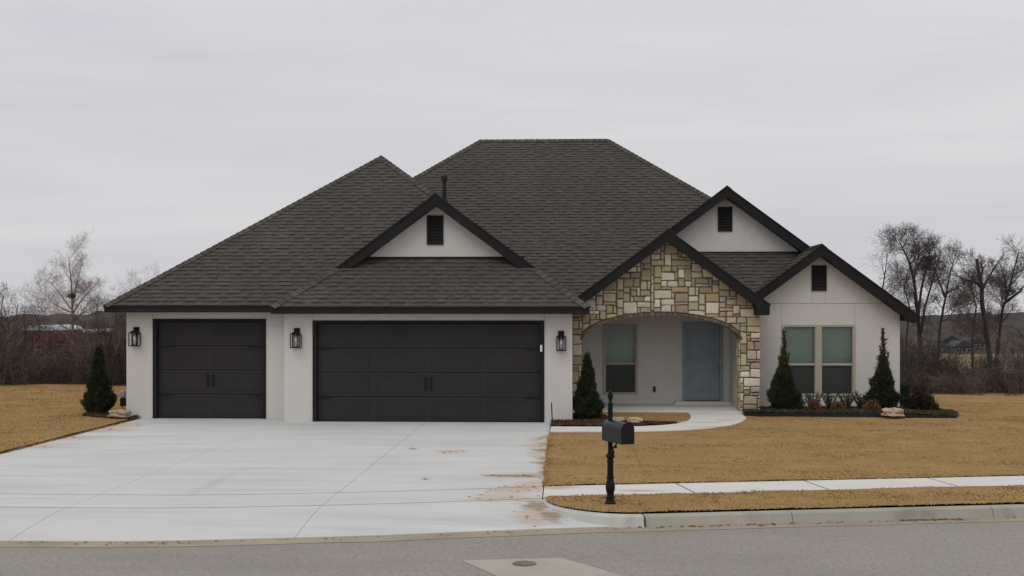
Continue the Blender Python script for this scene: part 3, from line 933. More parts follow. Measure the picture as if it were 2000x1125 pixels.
# high gable and the roof skirt below it
zg = lambda x: GZR - PT * abs(x - GXC)
plane('L', 2.2, zg(2.2), lambda r: GY0, lambda r: 33.5, GXC - 2.2)
plane('R', GXR, zg(GXR), lambda r: GY0 if r > 2.0 else 28.4 + r * .5, lambda r: 33.5, GXR - GXC)
CY, ZC = 27.92, 2.36
plane('F', CY, ZC, lambda r: 2.45, lambda r: min(7.9 - r, WXC - (WZR - ZC - PT * r) / PT + 0.12), 1.90, 0.3)
# wing gable
zwl = WZR - PT * (WXC - WXL); zwr = WZR - PT * (WXR - WXC)
plane('L', WXL, zwl, lambda r: WY0, lambda r: 31.0, WXC - WXL)
plane('R', WXR, zwr, lambda r: WY0, lambda r: 31.0, WXR - WXC)

deck.build('roof_deck', M['deck'], roof)
pieces.sort(key=lambda q: q[0])
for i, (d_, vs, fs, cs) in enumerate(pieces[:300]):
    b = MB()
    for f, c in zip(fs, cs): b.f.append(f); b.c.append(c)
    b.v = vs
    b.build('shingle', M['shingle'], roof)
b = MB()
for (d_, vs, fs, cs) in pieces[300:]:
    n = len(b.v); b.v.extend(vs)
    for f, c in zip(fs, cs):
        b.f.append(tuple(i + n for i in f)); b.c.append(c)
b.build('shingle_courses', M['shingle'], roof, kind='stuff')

nF, nL, nR, nBk = (0, -PT, 1), (-PT, 0, 1), (PT, 0, 1), (0, PT, 1)
cap_line((AX0, AY, ZA), (AX0 + AH, AY + AH, ZA + PT * AH), nF, nL)
cap_line((AXR - BH, AY + BH, ZA + PT * BH), (AXR - AH, AY + AH, ZA + PT * AH), nF, nR)
cap_line((AXR, BY, ZB), (AXR - 1.13, BY + 1.13, ZB + PT * 1.13), nF, nR)
cap_line((BX0, BY, ZB), (BX0 + 1.13, BY + 1.13, ZB + PT * 1.13), nF, nL)
cap_line((MX0 + MH, MY + MH, ZM + PT * MH), (MX1 - MH, MY + MH, ZM + PT * MH), nF, nBk)
cap_line((MX1 - 3.4, MY + 3.4, ZM + PT * 3.4), (MX1 - MH, MY + MH, ZM + PT * MH), nF, nR)
cap_line((MX0 + 3.0, MY + 3.0, ZM + PT * 3.0), (MX0 + MH, MY + MH, ZM + PT * MH), nF, nL)
cap_line((BXC, RAKE_B, BZR), (BXC, 28.5, BZR), nL, nR)
cap_line((SXC, SY0, SZR), (SXC, 30, SZR), nL, nR)
cap_line((GXC, GY0, GZR), (GXC, 33.2, GZR), nL, nR)
cap_line((WXC, WY0, WZR), (WXC, 30.4, WZR), nL, nR)
cap_line((AXR - AH, AY + AH, ZA + PT * AH), (AXR - AH, 34.4, ZA + PT * AH), nL, nR)
caps.sort(key=lambda q: (q[0][0]).y)
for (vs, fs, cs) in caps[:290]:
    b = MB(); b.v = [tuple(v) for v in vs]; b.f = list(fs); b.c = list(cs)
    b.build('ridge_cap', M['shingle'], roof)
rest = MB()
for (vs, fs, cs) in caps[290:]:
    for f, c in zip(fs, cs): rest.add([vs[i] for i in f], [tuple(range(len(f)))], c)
if rest.v: rest.build('ridge_cap_rows', M['shingle'], roof, kind='stuff')

# plumbing vent pipe
vx = xat(868, 29.0); vz = ZB + PT * (AXR - vx)
b = MB().tube([(vx, 29, vz - 0.2), (vx, 29, 5.50)], 0.048, 14)
b.lathe([(0.07, 5.46), (0.076, 5.50), (0.074, 5.57), (0.05, 5.605)], vx, 29, 14)
b.lathe([(0.13, vz - 0.08), (0.06, vz + 0.12)], vx, 29, 14)
b.build('vent_pipe', M['pipe'], roof, smooth=False)

# ------------------------------------------------------------------ fascia, rakes, soffits
FH = 0.145
def fascia_x(x0, x1, y, z): return hp(MB().box(x0, x1, y - 0.02, y + 0.012, z - FH, z + 0.002), 'fascia', M['trim'], bevel=0.003)
fascia_x(AX0, BX0 + 0.05, AY, ZA)
fascia_x(BX0, AXR, BY, ZB)
hp(MB().box(AX0 - 0.02, AX0 + 0.012, AY - 0.018, 42, ZA - FH, ZA), 'fascia', M['trim'])
hp(MB().box(BX0 - 0.02, BX0 + 0.012, BY - 0.018, AY + 0.05, ZB - FH, ZB), 'fascia', M['trim'])
hp(MB().box(AXR - 0.012, AXR + 0.02, BY - 0.018, 28.9, ZB - FH, ZB), 'fascia', M['trim'])
# drip edges
hp(MB().box(AX0 - 0.03, BX0, AY - 0.035, AY - 0.02, ZA - 0.03, ZA + 0.012), 'drip_edge', M['trim'])
hp(MB().box(BX0 - 0.03, AXR + 0.03, BY - 0.035, BY - 0.02, ZB - 0.03, ZB + 0.012), 'drip_edge', M['trim'])
WT = 2.30     # wall top / soffit height
hp(MB().box(AX0 + 0.013, -5.0, AY + 0.013, 25.62, ZA - FH + 0.006, ZA - FH + 0.02).box(AX0 + 0.013, -9.40, 25.62, 42, ZA - FH + 0.006, ZA - FH + 0.02), 'soffit', M['soffit'])
hp(MB().box(BX0 + 0.013, AXR - 0.013, BY + 0.013, 25.02, ZB - FH + 0.006, ZB - FH + 0.02).box(0.17, AXR - 0.013, 25.02, 28.9, ZB - FH + 0.006, ZB - FH + 0.02).box(BX0 + 0.013, -5.8, 25.02, 25.6, ZB - FH + 0.008, ZB - FH + 0.021), 'soffit', M['soffit'])

def rake(xc, zr, xl, xr, y, w=0.235, flat=True, slab_back=0.45, label=None):
    """rake boards, drip and closed soffit of one front gable"""
    dz = 0.010
    for s, xe in ((-1, xl), (1, xr)):
        ze = zr - PT * abs(xe - xc)
        poly = [(xc, zr - dz), (xe, ze - dz), (xe, ze - dz - w * 0.8), (xe - s * 0.10, ze - dz - w + PT * 0.10 ), (xc, zr - dz - w)]
        if s > 0: poly = poly[::-1]
        hp(MB().prism_xz(poly, y - 0.022, y + 0.02), 'rake_board', M['trim'])
        poly = [(xc, zr + 0.022), (xe + s * 0.02, ze + 0.008), (xe + s * 0.02, ze - 0.035), (xc, zr - 0.025)]
        if s > 0: poly = poly[::-1]
        hp(MB().prism_xz(poly, y - 0.036, y - 0.0225), 'drip_edge', M['trim'])
        poly = [(xc, zr - dz - w + 0.015), (xe - s * 0.03, ze - dz - w + 0.04), (xe - s * 0.03, ze - dz - w + 0.055), (xc, zr - dz - w + 0.03)]
        if s > 0: poly = poly[::-1]
        hp(MB().prism_xz(poly, y + 0.0205, y + slab_back), 'soffit', M['soffit'])
rake(BXC, BZR, BX0 + 1.10, AXR - 1.10, RAKE_B, slab_back=0.32)
rake(SXC, SZR, SXL, SXR, SY0, slab_back=0.40)
rake(GXC, GZR, 1.9, 6.25, GY0, slab_back=0.36)
rake(WXC, WZR, WXL + 0.3, WXR, WY0, slab_back=0.38)
# boxed eave returns at the low ends of stone gable and wing gable
def eave_return(xw, xe, zt, zb, y0, y1):
    # zt: roof height at xe; box between wall and eave tip
    top = zt + PT * (xe - xw) - 0.05
    hp(MB().prism_xz([(xw, zb), (xe, zb), (xe, zt - 0.02), (xw, top)], y0, y1), 'eave_return', M['trim'])
eave_return(4.30, SXR - 0.01, zsr, zsr - 0.235, SY0 - 0.03, 28.29)
eave_return(7.815, WXR - 0.01, zwr, zwr - 0.16, WY0 - 0.03, 42)

# ------------------------------------------------------------------ walls
def wall_open(x0, x1, z0, z1, y, th, holes):
    b = MB()
    xs_ = sorted(set([x0, x1] + [h[0] for h in holes] + [h[1] for h in holes]))
    zs_ = sorted(set([z0, z1] + [h[2] for h in holes] + [h[3] for h in holes]))
    for a, c in zip(xs_[:-1], xs_[1:]):
        for u, v in zip(zs_[:-1], zs_[1:]):
            mx, mz = (a + c) / 2, (u + v) / 2
            if any(h[0] < mx < h[1] and h[2] < mz < h[3] for h in holes): continue
            b.add([(a, y, u), (c, y, u), (c, y, v), (a, y, v)], [(0, 1, 2, 3)])
    for (a, c, u, v) in holes:
        b.add([(a, y, u), (a, y + th, u), (a, y + th, v), (a, y, v)], [(0, 1, 2, 3)])
        b.add([(c, y, u), (c, y + th, u), (c, y + th, v), (c, y, v)], [(3, 2, 1, 0)])
        b.add([(a, y, v), (c, y, v), (c, y + th, v), (a, y + th, v)], [(0, 1, 2, 3)])
        if u > z0 + 0.001: b.add([(a, y, u), (c, y, u), (c, y + th, u), (a, y + th, u)], [(3, 2, 1, 0)])
    b.add([(x0, y, z0), (x0, y + th, z0), (x0, y + th, z1), (x0, y, z1)], [(3, 2, 1, 0)])
    b.add([(x1, y, z0), (x1, y + th, z0), (x1, y + th, z1), (x1, y, z1)], [(0, 1, 2, 3)])
    b.add([(x0, y, z1), (x1, y, z1), (x1, y + th, z1), (x0, y + th, z1)], [(0, 1, 2, 3)])
    return b
D1 = (-8.83, -6.39, -0.02, 2.135)
D2 = (-5.23, -0.405, -0.02, 2.105)
wA = hp(wall_open(-9.42, -5.842, -0.05, 2.31, 25.6, 0.16, [D1]), 'wall', M['stucco'])
wB = hp(wall_open(-5.84, 0.19, -0.05, 2.28, 25.0, 0.16, [D2]), 'wall', M['stucco'])
hp(MB().box(-9.419, -9.26, 25.761, 42, -0.05, 2.31), 'wall', M['stucco'])
hp(MB().box(-5.839, -5.68, 25.161, 25.7, -0.05, 2.28), 'wall', M['stucco'])
hp(MB().box(0.03, 0.189, 25.161, 29.5, -0.05, 2.28), 'wall', M['stucco'])
hp(MB().box(7.65, 7.809, 28.461, 42, -0.05, 2.2), 'wall', M['stucco'])
hp(MB().box(-9.2, 7.6, 41.84, 42.0, -0.05, 2.4), 'wall', M['stucco'])
# wing front wall with the twin window and its gable triangle
WIN2 = (5.115, 6.765, 0.36, 1.975)
ww = wall_open(4.4, 7.81, -0.05, 2.2, 28.3, 0.16, [WIN2])
pk = WZR - 0.15
ww.add([(4.4, 28.3, 2.2), (7.81, 28.3, 2.2), (7.81, 28.3, pk - PT * (7.81 - WXC)), (WXC, 28.3, pk), (4.4, 28.3, pk - PT * (WXC - 4.4))], [(0, 1, 2, 3, 4)])
wW = hp(ww, 'wall', M['stucco'])
# gable walls
b = MB().prism_xz([(BXC - 1.95, 3.3), (BXC + 1.95, 3.3), (BXC + 1.95, BZR - PT * 1.95 - .1), (BXC, BZR - 0.1), (BXC - 1.95, BZR - PT * 1.95 - .1)], GW_B, GW_B + 0.15)
wD = hp(b, 'wall', M['stucco'])
b = MB().prism_xz([(1.9, 3.35), (6.2, 3.35), (6.2, GZR - PT * (6.2 - GXC) - .1), (GXC, GZR - .1), (1.9, GZR - PT * (GXC - 1.9) - .1)], 29.8, 29.95)
wG = hp(b, 'wall', M['stucco'])
# flashing strips where gable walls meet the shingles
hp(MB().box(BXC - 1.9, BXC + 1.9, GW_B - 0.03, GW_B - 0.002, 3.40, 3.495), 'flashing', M['trim'])
hp(MB().box(2.6, 6.1, 29.77, 29.798, 3.6, 3.775), 'flashing', M['trim'])
# porch walls
WIN1 = (1.00, 1.80, 0.30, 1.96)
DOOR = (2.93, 3.86, 0.05, 2.02)
wP = hp(wall_open(0.19, 4.2, 0.0, 2.5, 29.5, 0.2, [WIN1, DOOR]), 'wall', M['stucco'])
hp(MB().box(4.05, 4.2, 27.82, 29.499, 0.0, 2.5), 'wall', M['stucco'])
hp(MB().box(0.191, 4.049, 27.83, 29.499, 2.36, 2.5), 'porch_ceiling', M['soffit'])

# control joints in the stucco
def joint(parent, x0, x1, y, z0, z1):
    MB().box(x0, x1, y - 0.0035, y + 0.004, z0, z1).build('control_joint', M['joint'], parent)
jw = 0.008
zj = EYE + (607 - 592.5) * 28.0 / FPX
joint(wW, 4.62, 7.56, 28.3, zj - jw, zj + jw)
for px in (1526, 1669):
    x_ = xat(px, 28.3); joint(wW, x_ - jw / 2, x_ + jw / 2, 28.3, 1.99, zj - jw)
for px in (1587, 1612):
    x_ = xat(px, 28.3); joint(wW, x_ - jw / 2, x_ + jw / 2, 28.3, zj + jw, 2.79)
for (x_, y_, z0_, z1_, w_) in [(-8.84, 25.6, 2.14, 2.28, wA), (-6.38, 25.6, 2.14, 2.28, wA), (-5.24, 25.0, 2.11, 2.255, wB), (-0.39, 25.0, 2.11, 2.255, wB)]:
    joint(w_, x_ - jw / 2, x_ + jw / 2, y_, z0_, z1_)
x_ = xat(1244, 29.5); joint(wP, x_ - jw / 2, x_ + jw / 2, 29.5, 0.05, 0.28)

# ------------------------------------------------------------------ gable vents
def vent(px0, px1, py0, py1, y):
    x0, x1 = xat(px0, y), xat(px1, y)
    d = y * math.cos(YAW) - (x0 + x1) / 2 * math.sin(YAW)
    z1, z0 = EYE + (HOR - py0) * d / FPX, EYE + (HOR - py1) * d / FPX
    v = hgroup('gable_vent')
    f = 0.045
    MB().box(x0, x0 + f, y - 0.035, y - 0.001, z0, z1).box(x1 - f, x1, y - 0.035, y - 0.001, z0, z1).box(x0 + f, x1 - f, y - 0.034, y - 0.001, z0, z0 + f).box(x0 + f, x1 - f, y - 0.034, y - 0.001, z1 - f, z1).build('frame', M['trim'], v)
    MB().box(x0 + f, x1 - f, y - 0.003, y - 0.0015, z0 + f, z1 - f).build('backing', M['iron'], v)
    n = 8
    for i in range(n):
        zc = z0 + f + (z1 - z0 - 2 * f) * (i + .5) / n; h = (z1 - z0 - 2 * f) / n
        MB().add([(x0 + f, y - 0.030, zc - h * .45), (x1 - f, y - 0.030, zc - h * .45), (x1 - f, y - 0.006, zc + h * .35), (x0 + f, y - 0.006, zc + h * .35),
                  (x0 + f, y - 0.026, zc - h * .55), (x1 - f, y - 0.026, zc - h * .55), (x1 - f, y - 0.003, zc + h * .28), (x0 + f, y - 0.003, zc + h * .28)],
                 [(0, 1, 2, 3), (7, 6, 5, 4), (0, 4, 5, 1), (3, 2, 6, 7)]).build('slat', M['trim'], v)
vent(834, 866, 421, 478, GW_B)
vent(1402, 1430, 404, 452, 29.8)
vent(1585, 1614, 518, 568, 28.3)

# ------------------------------------------------------------------ windows
def sash_window(hole, y, twin, label):
    x0, x1, z0, z1 = hole
    w = hgroup('window', label)
    t = 0.05
    fr = MB()
    fr.box(x0 - t * .5, x0 + t * .7, y - 0.022, y + 0.10, z0 - t * .5, z1 + t * .5).box(x1 - t * .7, x1 + t * .5, y - 0.022, y + 0.10, z0 - t * .5, z1 + t * .5)
    fr.box(x0 + t * .7, x1 - t * .7, y - 0.020, y + 0.10, z1 - t * .6, z1 + t * .5).box(x0 + t * .7, x1 - t * .7, y - 0.020, y + 0.10, z0 - t * .5, z0 + t * .6)
    bays = []
    if twin:
        xm = (x0 + x1) / 2
        fr.box(xm - 0.075, xm + 0.075, y - 0.019, y + 0.10, z0 + t * .6, z1 - t * .6)
        bays = [(x0 + t * .7, xm - 0.075), (xm + 0.075, x1 - t * .7)]
    else:
        bays = [(x0 + t * .7, x1 - t * .7)]
    fr.build('frame', M['winframe'], w, bevel=0.004)
    zm = z0 + (z1 - z0) * 0.44
    for (a, c) in bays:
        MB().box(a, c, y + 0.02, y + 0.075, zm - 0.028, zm + 0.028).build('meeting_rail', M['winframe'], w, bevel=0.003)
        s = MB()
        for (u, v, yy) in ((z0 + t * .6, zm - 0.028, 0.055), (zm + 0.028, z1 - t * .6, 0.035)):
            s.box(a, a + 0.014, y + yy - .02, y + yy + .02, u, v).box(c - 0.014, c, y + yy - .02, y + yy + .02, u, v)
        s.build('sash', M['winframe'], w)
        MB().add([(a + .014, y + 0.035, zm + 0.028), (c - .014, y + 0.035, zm + 0.028), (c - .014, y + 0.035, z1 - t * .6), (a + .014, y + 0.035, z1 - t * .6)], [(0, 1, 2, 3)]).build('pane', M['glass'], w)
        MB().add([(a + .014, y + 0.055, z0 + t * .6), (c - .014, y + 0.055, z0 + t * .6), (c - .014, y + 0.055, zm - .028), (a + .014, y + 0.055, zm - .028)], [(0, 1, 2, 3)]).build('screened_pane', M['screen'], w)
        bl = MB(); z = z0 + 0.02; 
        while z < z1 - 0.01:
            tl = 0.011 + 0.004 * srng.random()
            bl.add([(a + .004, y + 0.128, z), (c - .004, y + 0.128, z), (c - .004, y + 0.142, z + 0.036 + tl * .3), (a + .004, y + 0.142, z + 0.036 + tl * .3)], [(0, 1, 2, 3)])
            z += 0.042
        for q in (0.18, 0.82):
            xx = a + (c - a) * q; bl.box(xx - .003, xx + .003, y + 0.120, y + 0.123, z0, z1)
        bl.build('blind', M['blind'], w)
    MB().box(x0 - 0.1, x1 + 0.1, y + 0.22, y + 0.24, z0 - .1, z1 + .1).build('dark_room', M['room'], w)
sash_window(WIN2, 28.3, True, 'twin tan-framed window with lowered blinds')
sash_window(WIN1, 29.5, False, 'single tan-framed window in the shaded porch')

# ------------------------------------------------------------------ front door
dr = hgroup('front_door', 'pale blue two-panel front door')
x0, x1, z0, z1 = DOOR
y = 29.5
MB().box(x0 - .03, x0 + .05, y - .02, y + .12, z0, z1 + .03).box(x1 - .05, x1 + .03, y - .02, y + .12, z0, z1 + .03).box(x0 + .05, x1 - .05, y - .018, y + .12, z1 - .05, z1 + .03).build('frame', M['door'], dr, bevel=.003)
MB().box(x0 + .055, x1 - .055, y + .05, y + .09, z0 + 0.09, z1 - .054).build('slab', M['door'], dr)
def panel(a, c, u, v):
    b = MB()
    for (s, yy0, yy1) in ((0, .05, .041), (.022, .041, .049), (.05, .049, .0395), (.07, .0395, .0395)): pass
    rings = [(0, .0495), (.012, .036), (.03, .036), (.045, .0492), (.075, .0492), (.095, .040)]
    for (s, yy) in rings: b.v += [(a + s, y + yy, u + s), (c - s, y + yy, u + s), (c - s, y + yy, v - s), (a + s, y + yy, v - s)]
    for i in range(len(rings) - 1):
        for k in range(4):
            k2 = (k + 1) % 4
            b.f.append((4 * i + k, 4 * i + k2, 4 * i + 4 + k2, 4 * i + 4 + k)); b.c.append(None)
    n = len(rings) - 1
    b.f.append((4 * n, 4 * n + 1, 4 * n + 2, 4 * n + 3)); b.c.append(None)
    b.build('panel', M['door'], dr)
panel(x0 + .15, x1 - .17, 1.03, 1.86)
panel(x0 + .15, x1 - .17, 0.33, 0.88)
hx = x1 - .115
db = MB().lathe([(.032, 0), (.032, .012), (.02, .018)], n=16).build('deadbolt', M['nickel'], dr)
db.rotation_euler = (R(90), 0, 0); db.location = (hx, y + .05, 1.16)
MB().tube([(hx, y + .048, 1.05), (hx, y - .0, 1.04), (hx, y - .02, .98), (hx, y - .02, .88), (hx, y + .0, .83), (hx, y + .048, .82)], .011, 8).box(hx - .022, hx + .022, y + .040, y + .0495, .79, 1.08).build('handle', M['nickel'], dr, smooth=False)
MB().box(x0 + .05, x1 - .05, y + .02, y + .1, z0 + .035, z0 + .088).build('threshold', M['iron'], dr)
hp(MB().box(2.70, 4.048, 29.18, 29.499, 0.04, 0.125), 'door_step', M['walk'], bevel=.006)
hp(MB().box(xat(1406, 29.5) - .012, xat(1406, 29.5) + .012, 29.472, 29.479, 1.08, 1.14), 'doorbell', M['plastic_w'])
ox = xat(1278, 29.5)
ot = hgroup('outlet_box')
MB().box(ox - .036, ox + .036, 29.47, 29.499, .34, .475).build('cover', M['bronze'], ot, bevel=.004)
MB().box(ox - .02, ox + .02, 29.463, 29.4695, .36, .40).box(ox - .02, ox + .02, 29.463, 29.4695, .415, .455).build('socket', M['iron'], ot)

# ------------------------------------------------------------------ garage doors
def garage_door(hole, y, ncol, label):
    x0, x1, z0, z1 = hole
    g_ = hgroup('garage_door', label)
    tw = 0.075
    MB().box(x0 - .012, x0 + tw, y - .022, y + .10, -0.03, z1 + .012).box(x1 - tw, x1 + .012, y - .022, y + .10, -0.03, z1 + .012).box(x0 + tw, x1 - tw, y - .020, y + .10, z1 - .045, z1 + .012).build('jamb_trim', M['trim'], g_, bevel=.003)
    a, c, top = x0 + tw, x1 - tw, z1 - .045
    H = (top - 0.012) / 4
    yd = y + 0.085
    for i in range(4):
        u = 0.012 + i * H
        v = u + H - 0.008
        sec = MB().box(a + .002, c - .002, yd, yd + .045, u, v).build('door_section', M['garage'], g_, bevel=.004)
        cw = (c - a) / ncol
        pn = MB()
        for k in range(ncol):
            p0, p1 = a + k * cw + .10, a + (k + 1) * cw - .10
            q0, q1 = u + .085, v - .085
            # raised rim
            pn.box(p0 - .02, p1 + .02, yd - .006, yd - .0005, q0 - .02, q0).box(p0 - .02, p1 + .02, yd - .006, yd - .0005, q1, q1 + .02)
            pn.box(p0 - .02, p0, yd - .0055, yd - .0005, q0, q1).box(p1, p1 + .02, yd - .0055, yd - .0005, q0, q1)
            nb = int((p1 - p0) / .075)
            for m_ in range(nb):
                s0 = p0 + (p1 - p0) * m_ / nb + .006; s1 = p0 + (p1 - p0) * (m_ + 1) / nb - .006
                pn.box(s0, s1, yd - .003, yd - .0005, q0 + .004, q1 - .004)
        # the beaded boards of the section, raised from its skin
        pn.build('bead_panel', M['garage'], g_)
    for zz in (0.012 + 3 * H - .02, 0.012 + H - .02):
        for s in (0, 1):
            xa_, xb_ = (a + .01, a + .36) if s == 0 else (c - .01, c - .36)
            xm_ = xb_ + (0.05 if s == 0 else -0.05) * -1
            poly = [(xa_, zz - .024), (xb_ + (xa_ - xb_) * .25, zz - .014), (xb_, zz), (xb_ + (xa_ - xb_) * .25, zz + .014), (xa_, zz + .024)]
            if s: poly = poly[::-1]
            MB().prism_xz(poly, yd - .016, yd - .0065).build('strap_hinge', M['hinge'], g_)
    xm = (a + c) / 2
    for s in (-1, 1):
        hx_ = xm + s * .055; zc = 0.012 + 1.55 * H
        MB().tube([(hx_, yd, zc + .11), (hx_, yd - .035, zc + .095), (hx_, yd - .045, zc), (hx_, yd - .035, zc - .095), (hx_, yd, zc - .11)], .011, 7).box(hx_ - .02, hx_ + .02, yd - .010, yd - .002, zc + .085, zc + .14).box(hx_ - .02, hx_ + .02, yd - .010, yd - .002, zc - .14, zc - .085).build('pull_handle', M['hinge'], g_)
    MB().box(a, c, yd + .002, yd + .04, -0.004, 0.011).build('bottom_seal', M['iron'], g_)
    return g_
garage_door(D1, 25.6, 2, 'single-width charcoal garage door')
garage_door(D2, 25.0, 4, 'double-width charcoal garage door')
kx = xat(1057, 24.97)
hp(MB().box(kx - .02, kx + .022, 24.955, 24.977, EYE - 80 * 24.9 / FPX, EYE - 67 * 24.9 / FPX), 'keypad', M['plastic_w'], bevel=.004)

# ------------------------------------------------------------------ wall lanterns
def lantern(px, py_top, ywall):
    x = xat(px, ywall - 0.06); z = EYE - (py_top - HOR) * ywall / FPX
    L = hgroup('wall_lantern')
    yw = ywall
    MB().box(x - .062, x + .062, yw - .03, yw - .001, z - .16, z).build('backplate', M['iron'], L, bevel=.004)
    MB().tube([(x, yw - .03, z - .04), (x, yw - .08, z - .02), (x, yw - .12, z - .05), (x, yw - .125, z - .09)], .012, 8).box(x - .05, x + .05, yw - .17, yw - .075, z - .115, z - .09).build('arm', M['iron'], L)
    c0, c1 = yw - .215, yw - .035
    w = .092; zt, zb = z - .125, z - .405; t = .0085
    cg = MB()
    for sx in (-w, w):
        for yy in (c0, c1):
            cg.box(x + sx - t, x + sx + t, yy - t, yy + t, zb, zt)
    for zz in (zb, zt):
        cg.box(x - w + t, x + w - t, c0 - t, c0 + t, zz - t, zz + t).box(x - w + t, x + w - t, c1 - t, c1 + t, zz - t, zz + t)
        cg.box(x - w - t, x - w + t, c0 - t, c1 + t, zz - t, zz + t).box(x + w - t, x + w + t, c0 - t, c1 + t, zz - t, zz + t)
    cg.add([(x - w, c0, zt + t), (x + w, c0, zt + t), (x + w, c1, zt + t), (x - w, c1, zt + t), (x - .045, c0 + .045, zt + .045), (x + .045, c0 + .045, zt + .045), (x + .045, c1 - .045, zt + .045), (x - .045, c1 - .045, zt + .045)],
           [(0, 1, 5, 4), (1, 2, 6, 5), (2, 3, 7, 6), (3, 0, 4, 7), (4, 5, 6, 7)])
    cg.build('cage', M['iron'], L)
    MB().lathe([(.048, zb + .012), (.048, zt - .03)], x, (c0 + c1) / 2, 16).build('glass', M['lampglass'], L, smooth=True)
    MB().lathe([(.014, zt - .005), (.014, zt - .07), (.022, zt - .09), (.026, zt - .13), (.014, zt - .165)], x, (c0 + c1) / 2, 12).build('bulb', M['plastic_w'], L, smooth=True)
lantern(265, 639, 25.6)
lantern(579, 641, 25.0)
lantern(1096, 646, 25.0)

# ------------------------------------------------------------------ stone entry gable with its arch
SX0, SX1, SYF = 0.19, 4.44, 27.43
AXc, AA, ASP, ARI = 2.215, 1.775, 1.66, 0.56
def arch_z(x):
    t = 1 - ((x - AXc) / AA) ** 2
    return ASP + ARI * math.sqrt(t) if t > 0 else -1
def gable_top(x): return SZR - 0.20 - PT * abs(x - SXC)
sw = MB()
N = 96
xs_ = sorted(set(list(np.linspace(SX0, SX1, N)) + [AXc - AA, AXc + AA, SXC]))
for a, c in zip(xs_[:-1], xs_[1:]):
    m_ = (a + c) / 2
    ins = abs(m_ - AXc) < AA
    za = arch_z(a) if ins else -0.05; zc = arch_z(c) if ins else -0.05
    if ins: za, zc = max(za, ASP), max(zc, ASP)
    ta, tc_ = gable_top(a), gable_top(c)
    sw.add([(a, SYF, za), (c, SYF, zc), (c, SYF, tc_), (a, SYF, ta)], [(0, 1, 2, 3)])
    sw.add([(a, SYF + .38, za), (c, SYF + .38, zc), (c, SYF + .38, tc_), (a, SYF + .38, ta)], [(3, 2, 1, 0)])
    if ins: sw.add([(a, SYF, za), (c, SYF, zc), (c, SYF + .38, zc), (a, SYF + .38, za)], [(0, 3, 2, 1)])
for xx, fl in ((AXc - AA, 0), (AXc + AA, 1), (SX1, 0)):
    top = ASP if xx != SX1 else gable_top(SX1)
    sw.add([(xx, SYF, -.05), (xx, SYF + .38, -.05), (xx, SYF + .38, top), (xx, SYF, top)], [(0, 1, 2, 3)])
stonewall = hp(sw, 'stone_wall', M['mortar'])
stonewall['label'] = 'tan rubble stone gable wall with an arched porch opening'

STONE_COL = [((0.60, 0.525, 0.40), 6), ((0.50, 0.42, 0.285), 6), ((0.40, 0.345, 0.26), 6), ((0.42, 0.33, 0.215), 4), ((0.70, 0.64, 0.52), 5), ((0.50, 0.395, 0.235), 2), ((0.37, 0.30, 0.225), 3), ((0.47, 0.415, 0.33), 5)]
STONE_BAG = [c for c, n in STONE_COL for _ in range(n)]
def clip_half(poly, nx, nz, d):
    out = []
    for i in range(len(poly)):
        p, q = poly[i], poly[(i + 1) % len(poly)]
        fp, fq = nx * p[0] + nz * p[1] - d, nx * q[0] + nz * q[1] - d
        if fp <= 0: out.append(p)
        if (fp < 0 < fq) or (fq < 0 < fp):
            t = fp / (fp - fq); out.append((p[0] + (q[0] - p[0]) * t, p[1] + (q[1] - p[1]) * t))
    return out
def parea(p): return abs(sum(p[i][0] * p[(i + 1) % len(p)][1] - p[(i + 1) % len(p)][0] * p[i][1] for i in range(len(p)))) / 2
prng = random.Random(23)
def stone_mesh(poly, depth, mapper):
    cx_ = sum(p[0] for p in poly) / len(poly); cz_ = sum(p[1] for p in poly) / len(poly)
    def sh(p, dd):
        v = Vector((cx_ - p[0], cz_ - p[1])); L = v.length
        v = v / max(L, 1e-6) * min(dd, L * .6); return (p[0] + v.x, p[1] + v.y)
    tx, tz = prng.uniform(-.06, .06), prng.uniform(-.06, .06)
    b = MB(); n = len(poly)
    r0 = poly; r1 = [sh(p, .003 + .004 * prng.random()) for p in poly]; r2 = [sh(p, .016 + .008 * prng.random()) for p in poly]
    for ring, dd in ((r0, -0.01), (r1, depth * .6), (r2, depth)):
        for p in ring:
            e_ = (p[0] - cx_) * tx + (p[1] - cz_) * tz if dd > 0 else 0
            b.v.append(mapper(p[0], p[1], dd + e_ + (prng.uniform(-.003, .003) if dd > 0 else 0)))
    b.v.append(mapper(cx_, cz_, depth + .006))
    for i in range(2):
        for k in range(n):
            k2 = (k + 1) % n
            b.f.append((i * n + k, i * n + k2, (i + 1) * n + k2, (i + 1) * n + k)); b.c.append(None)
    for k in range(n):
        b.f.append((2 * n + k, 2 * n + (k + 1) % n, 3 * n)); b.c.append(None)
    return b
CW, CH = 0.078, 0.068
def pack(nx, nz):
    occ = np.zeros((nx, nz), bool); out = []
    for j in range(nz):
        for i in range(nx):
            if occ[i, j]: continue
            w = prng.choices([1, 2, 3, 4, 5, 6], [1, 4, 7, 6, 3, 1.2])[0]
            h = prng.choices([1, 2, 3, 4], [2.2, 4, 5, 2.5])[0]
            if w >= 5: h = min(h, 3)
            ww = 0
            while ww < w and i + ww < nx and not occ[i + ww, j]: ww += 1
            h = min(h, nz - j)
            if ww == 1: h = min(h, 3)
            occ[i:i + ww, j:j + h] = True
            out.append((i, j, ww, h))
    return out
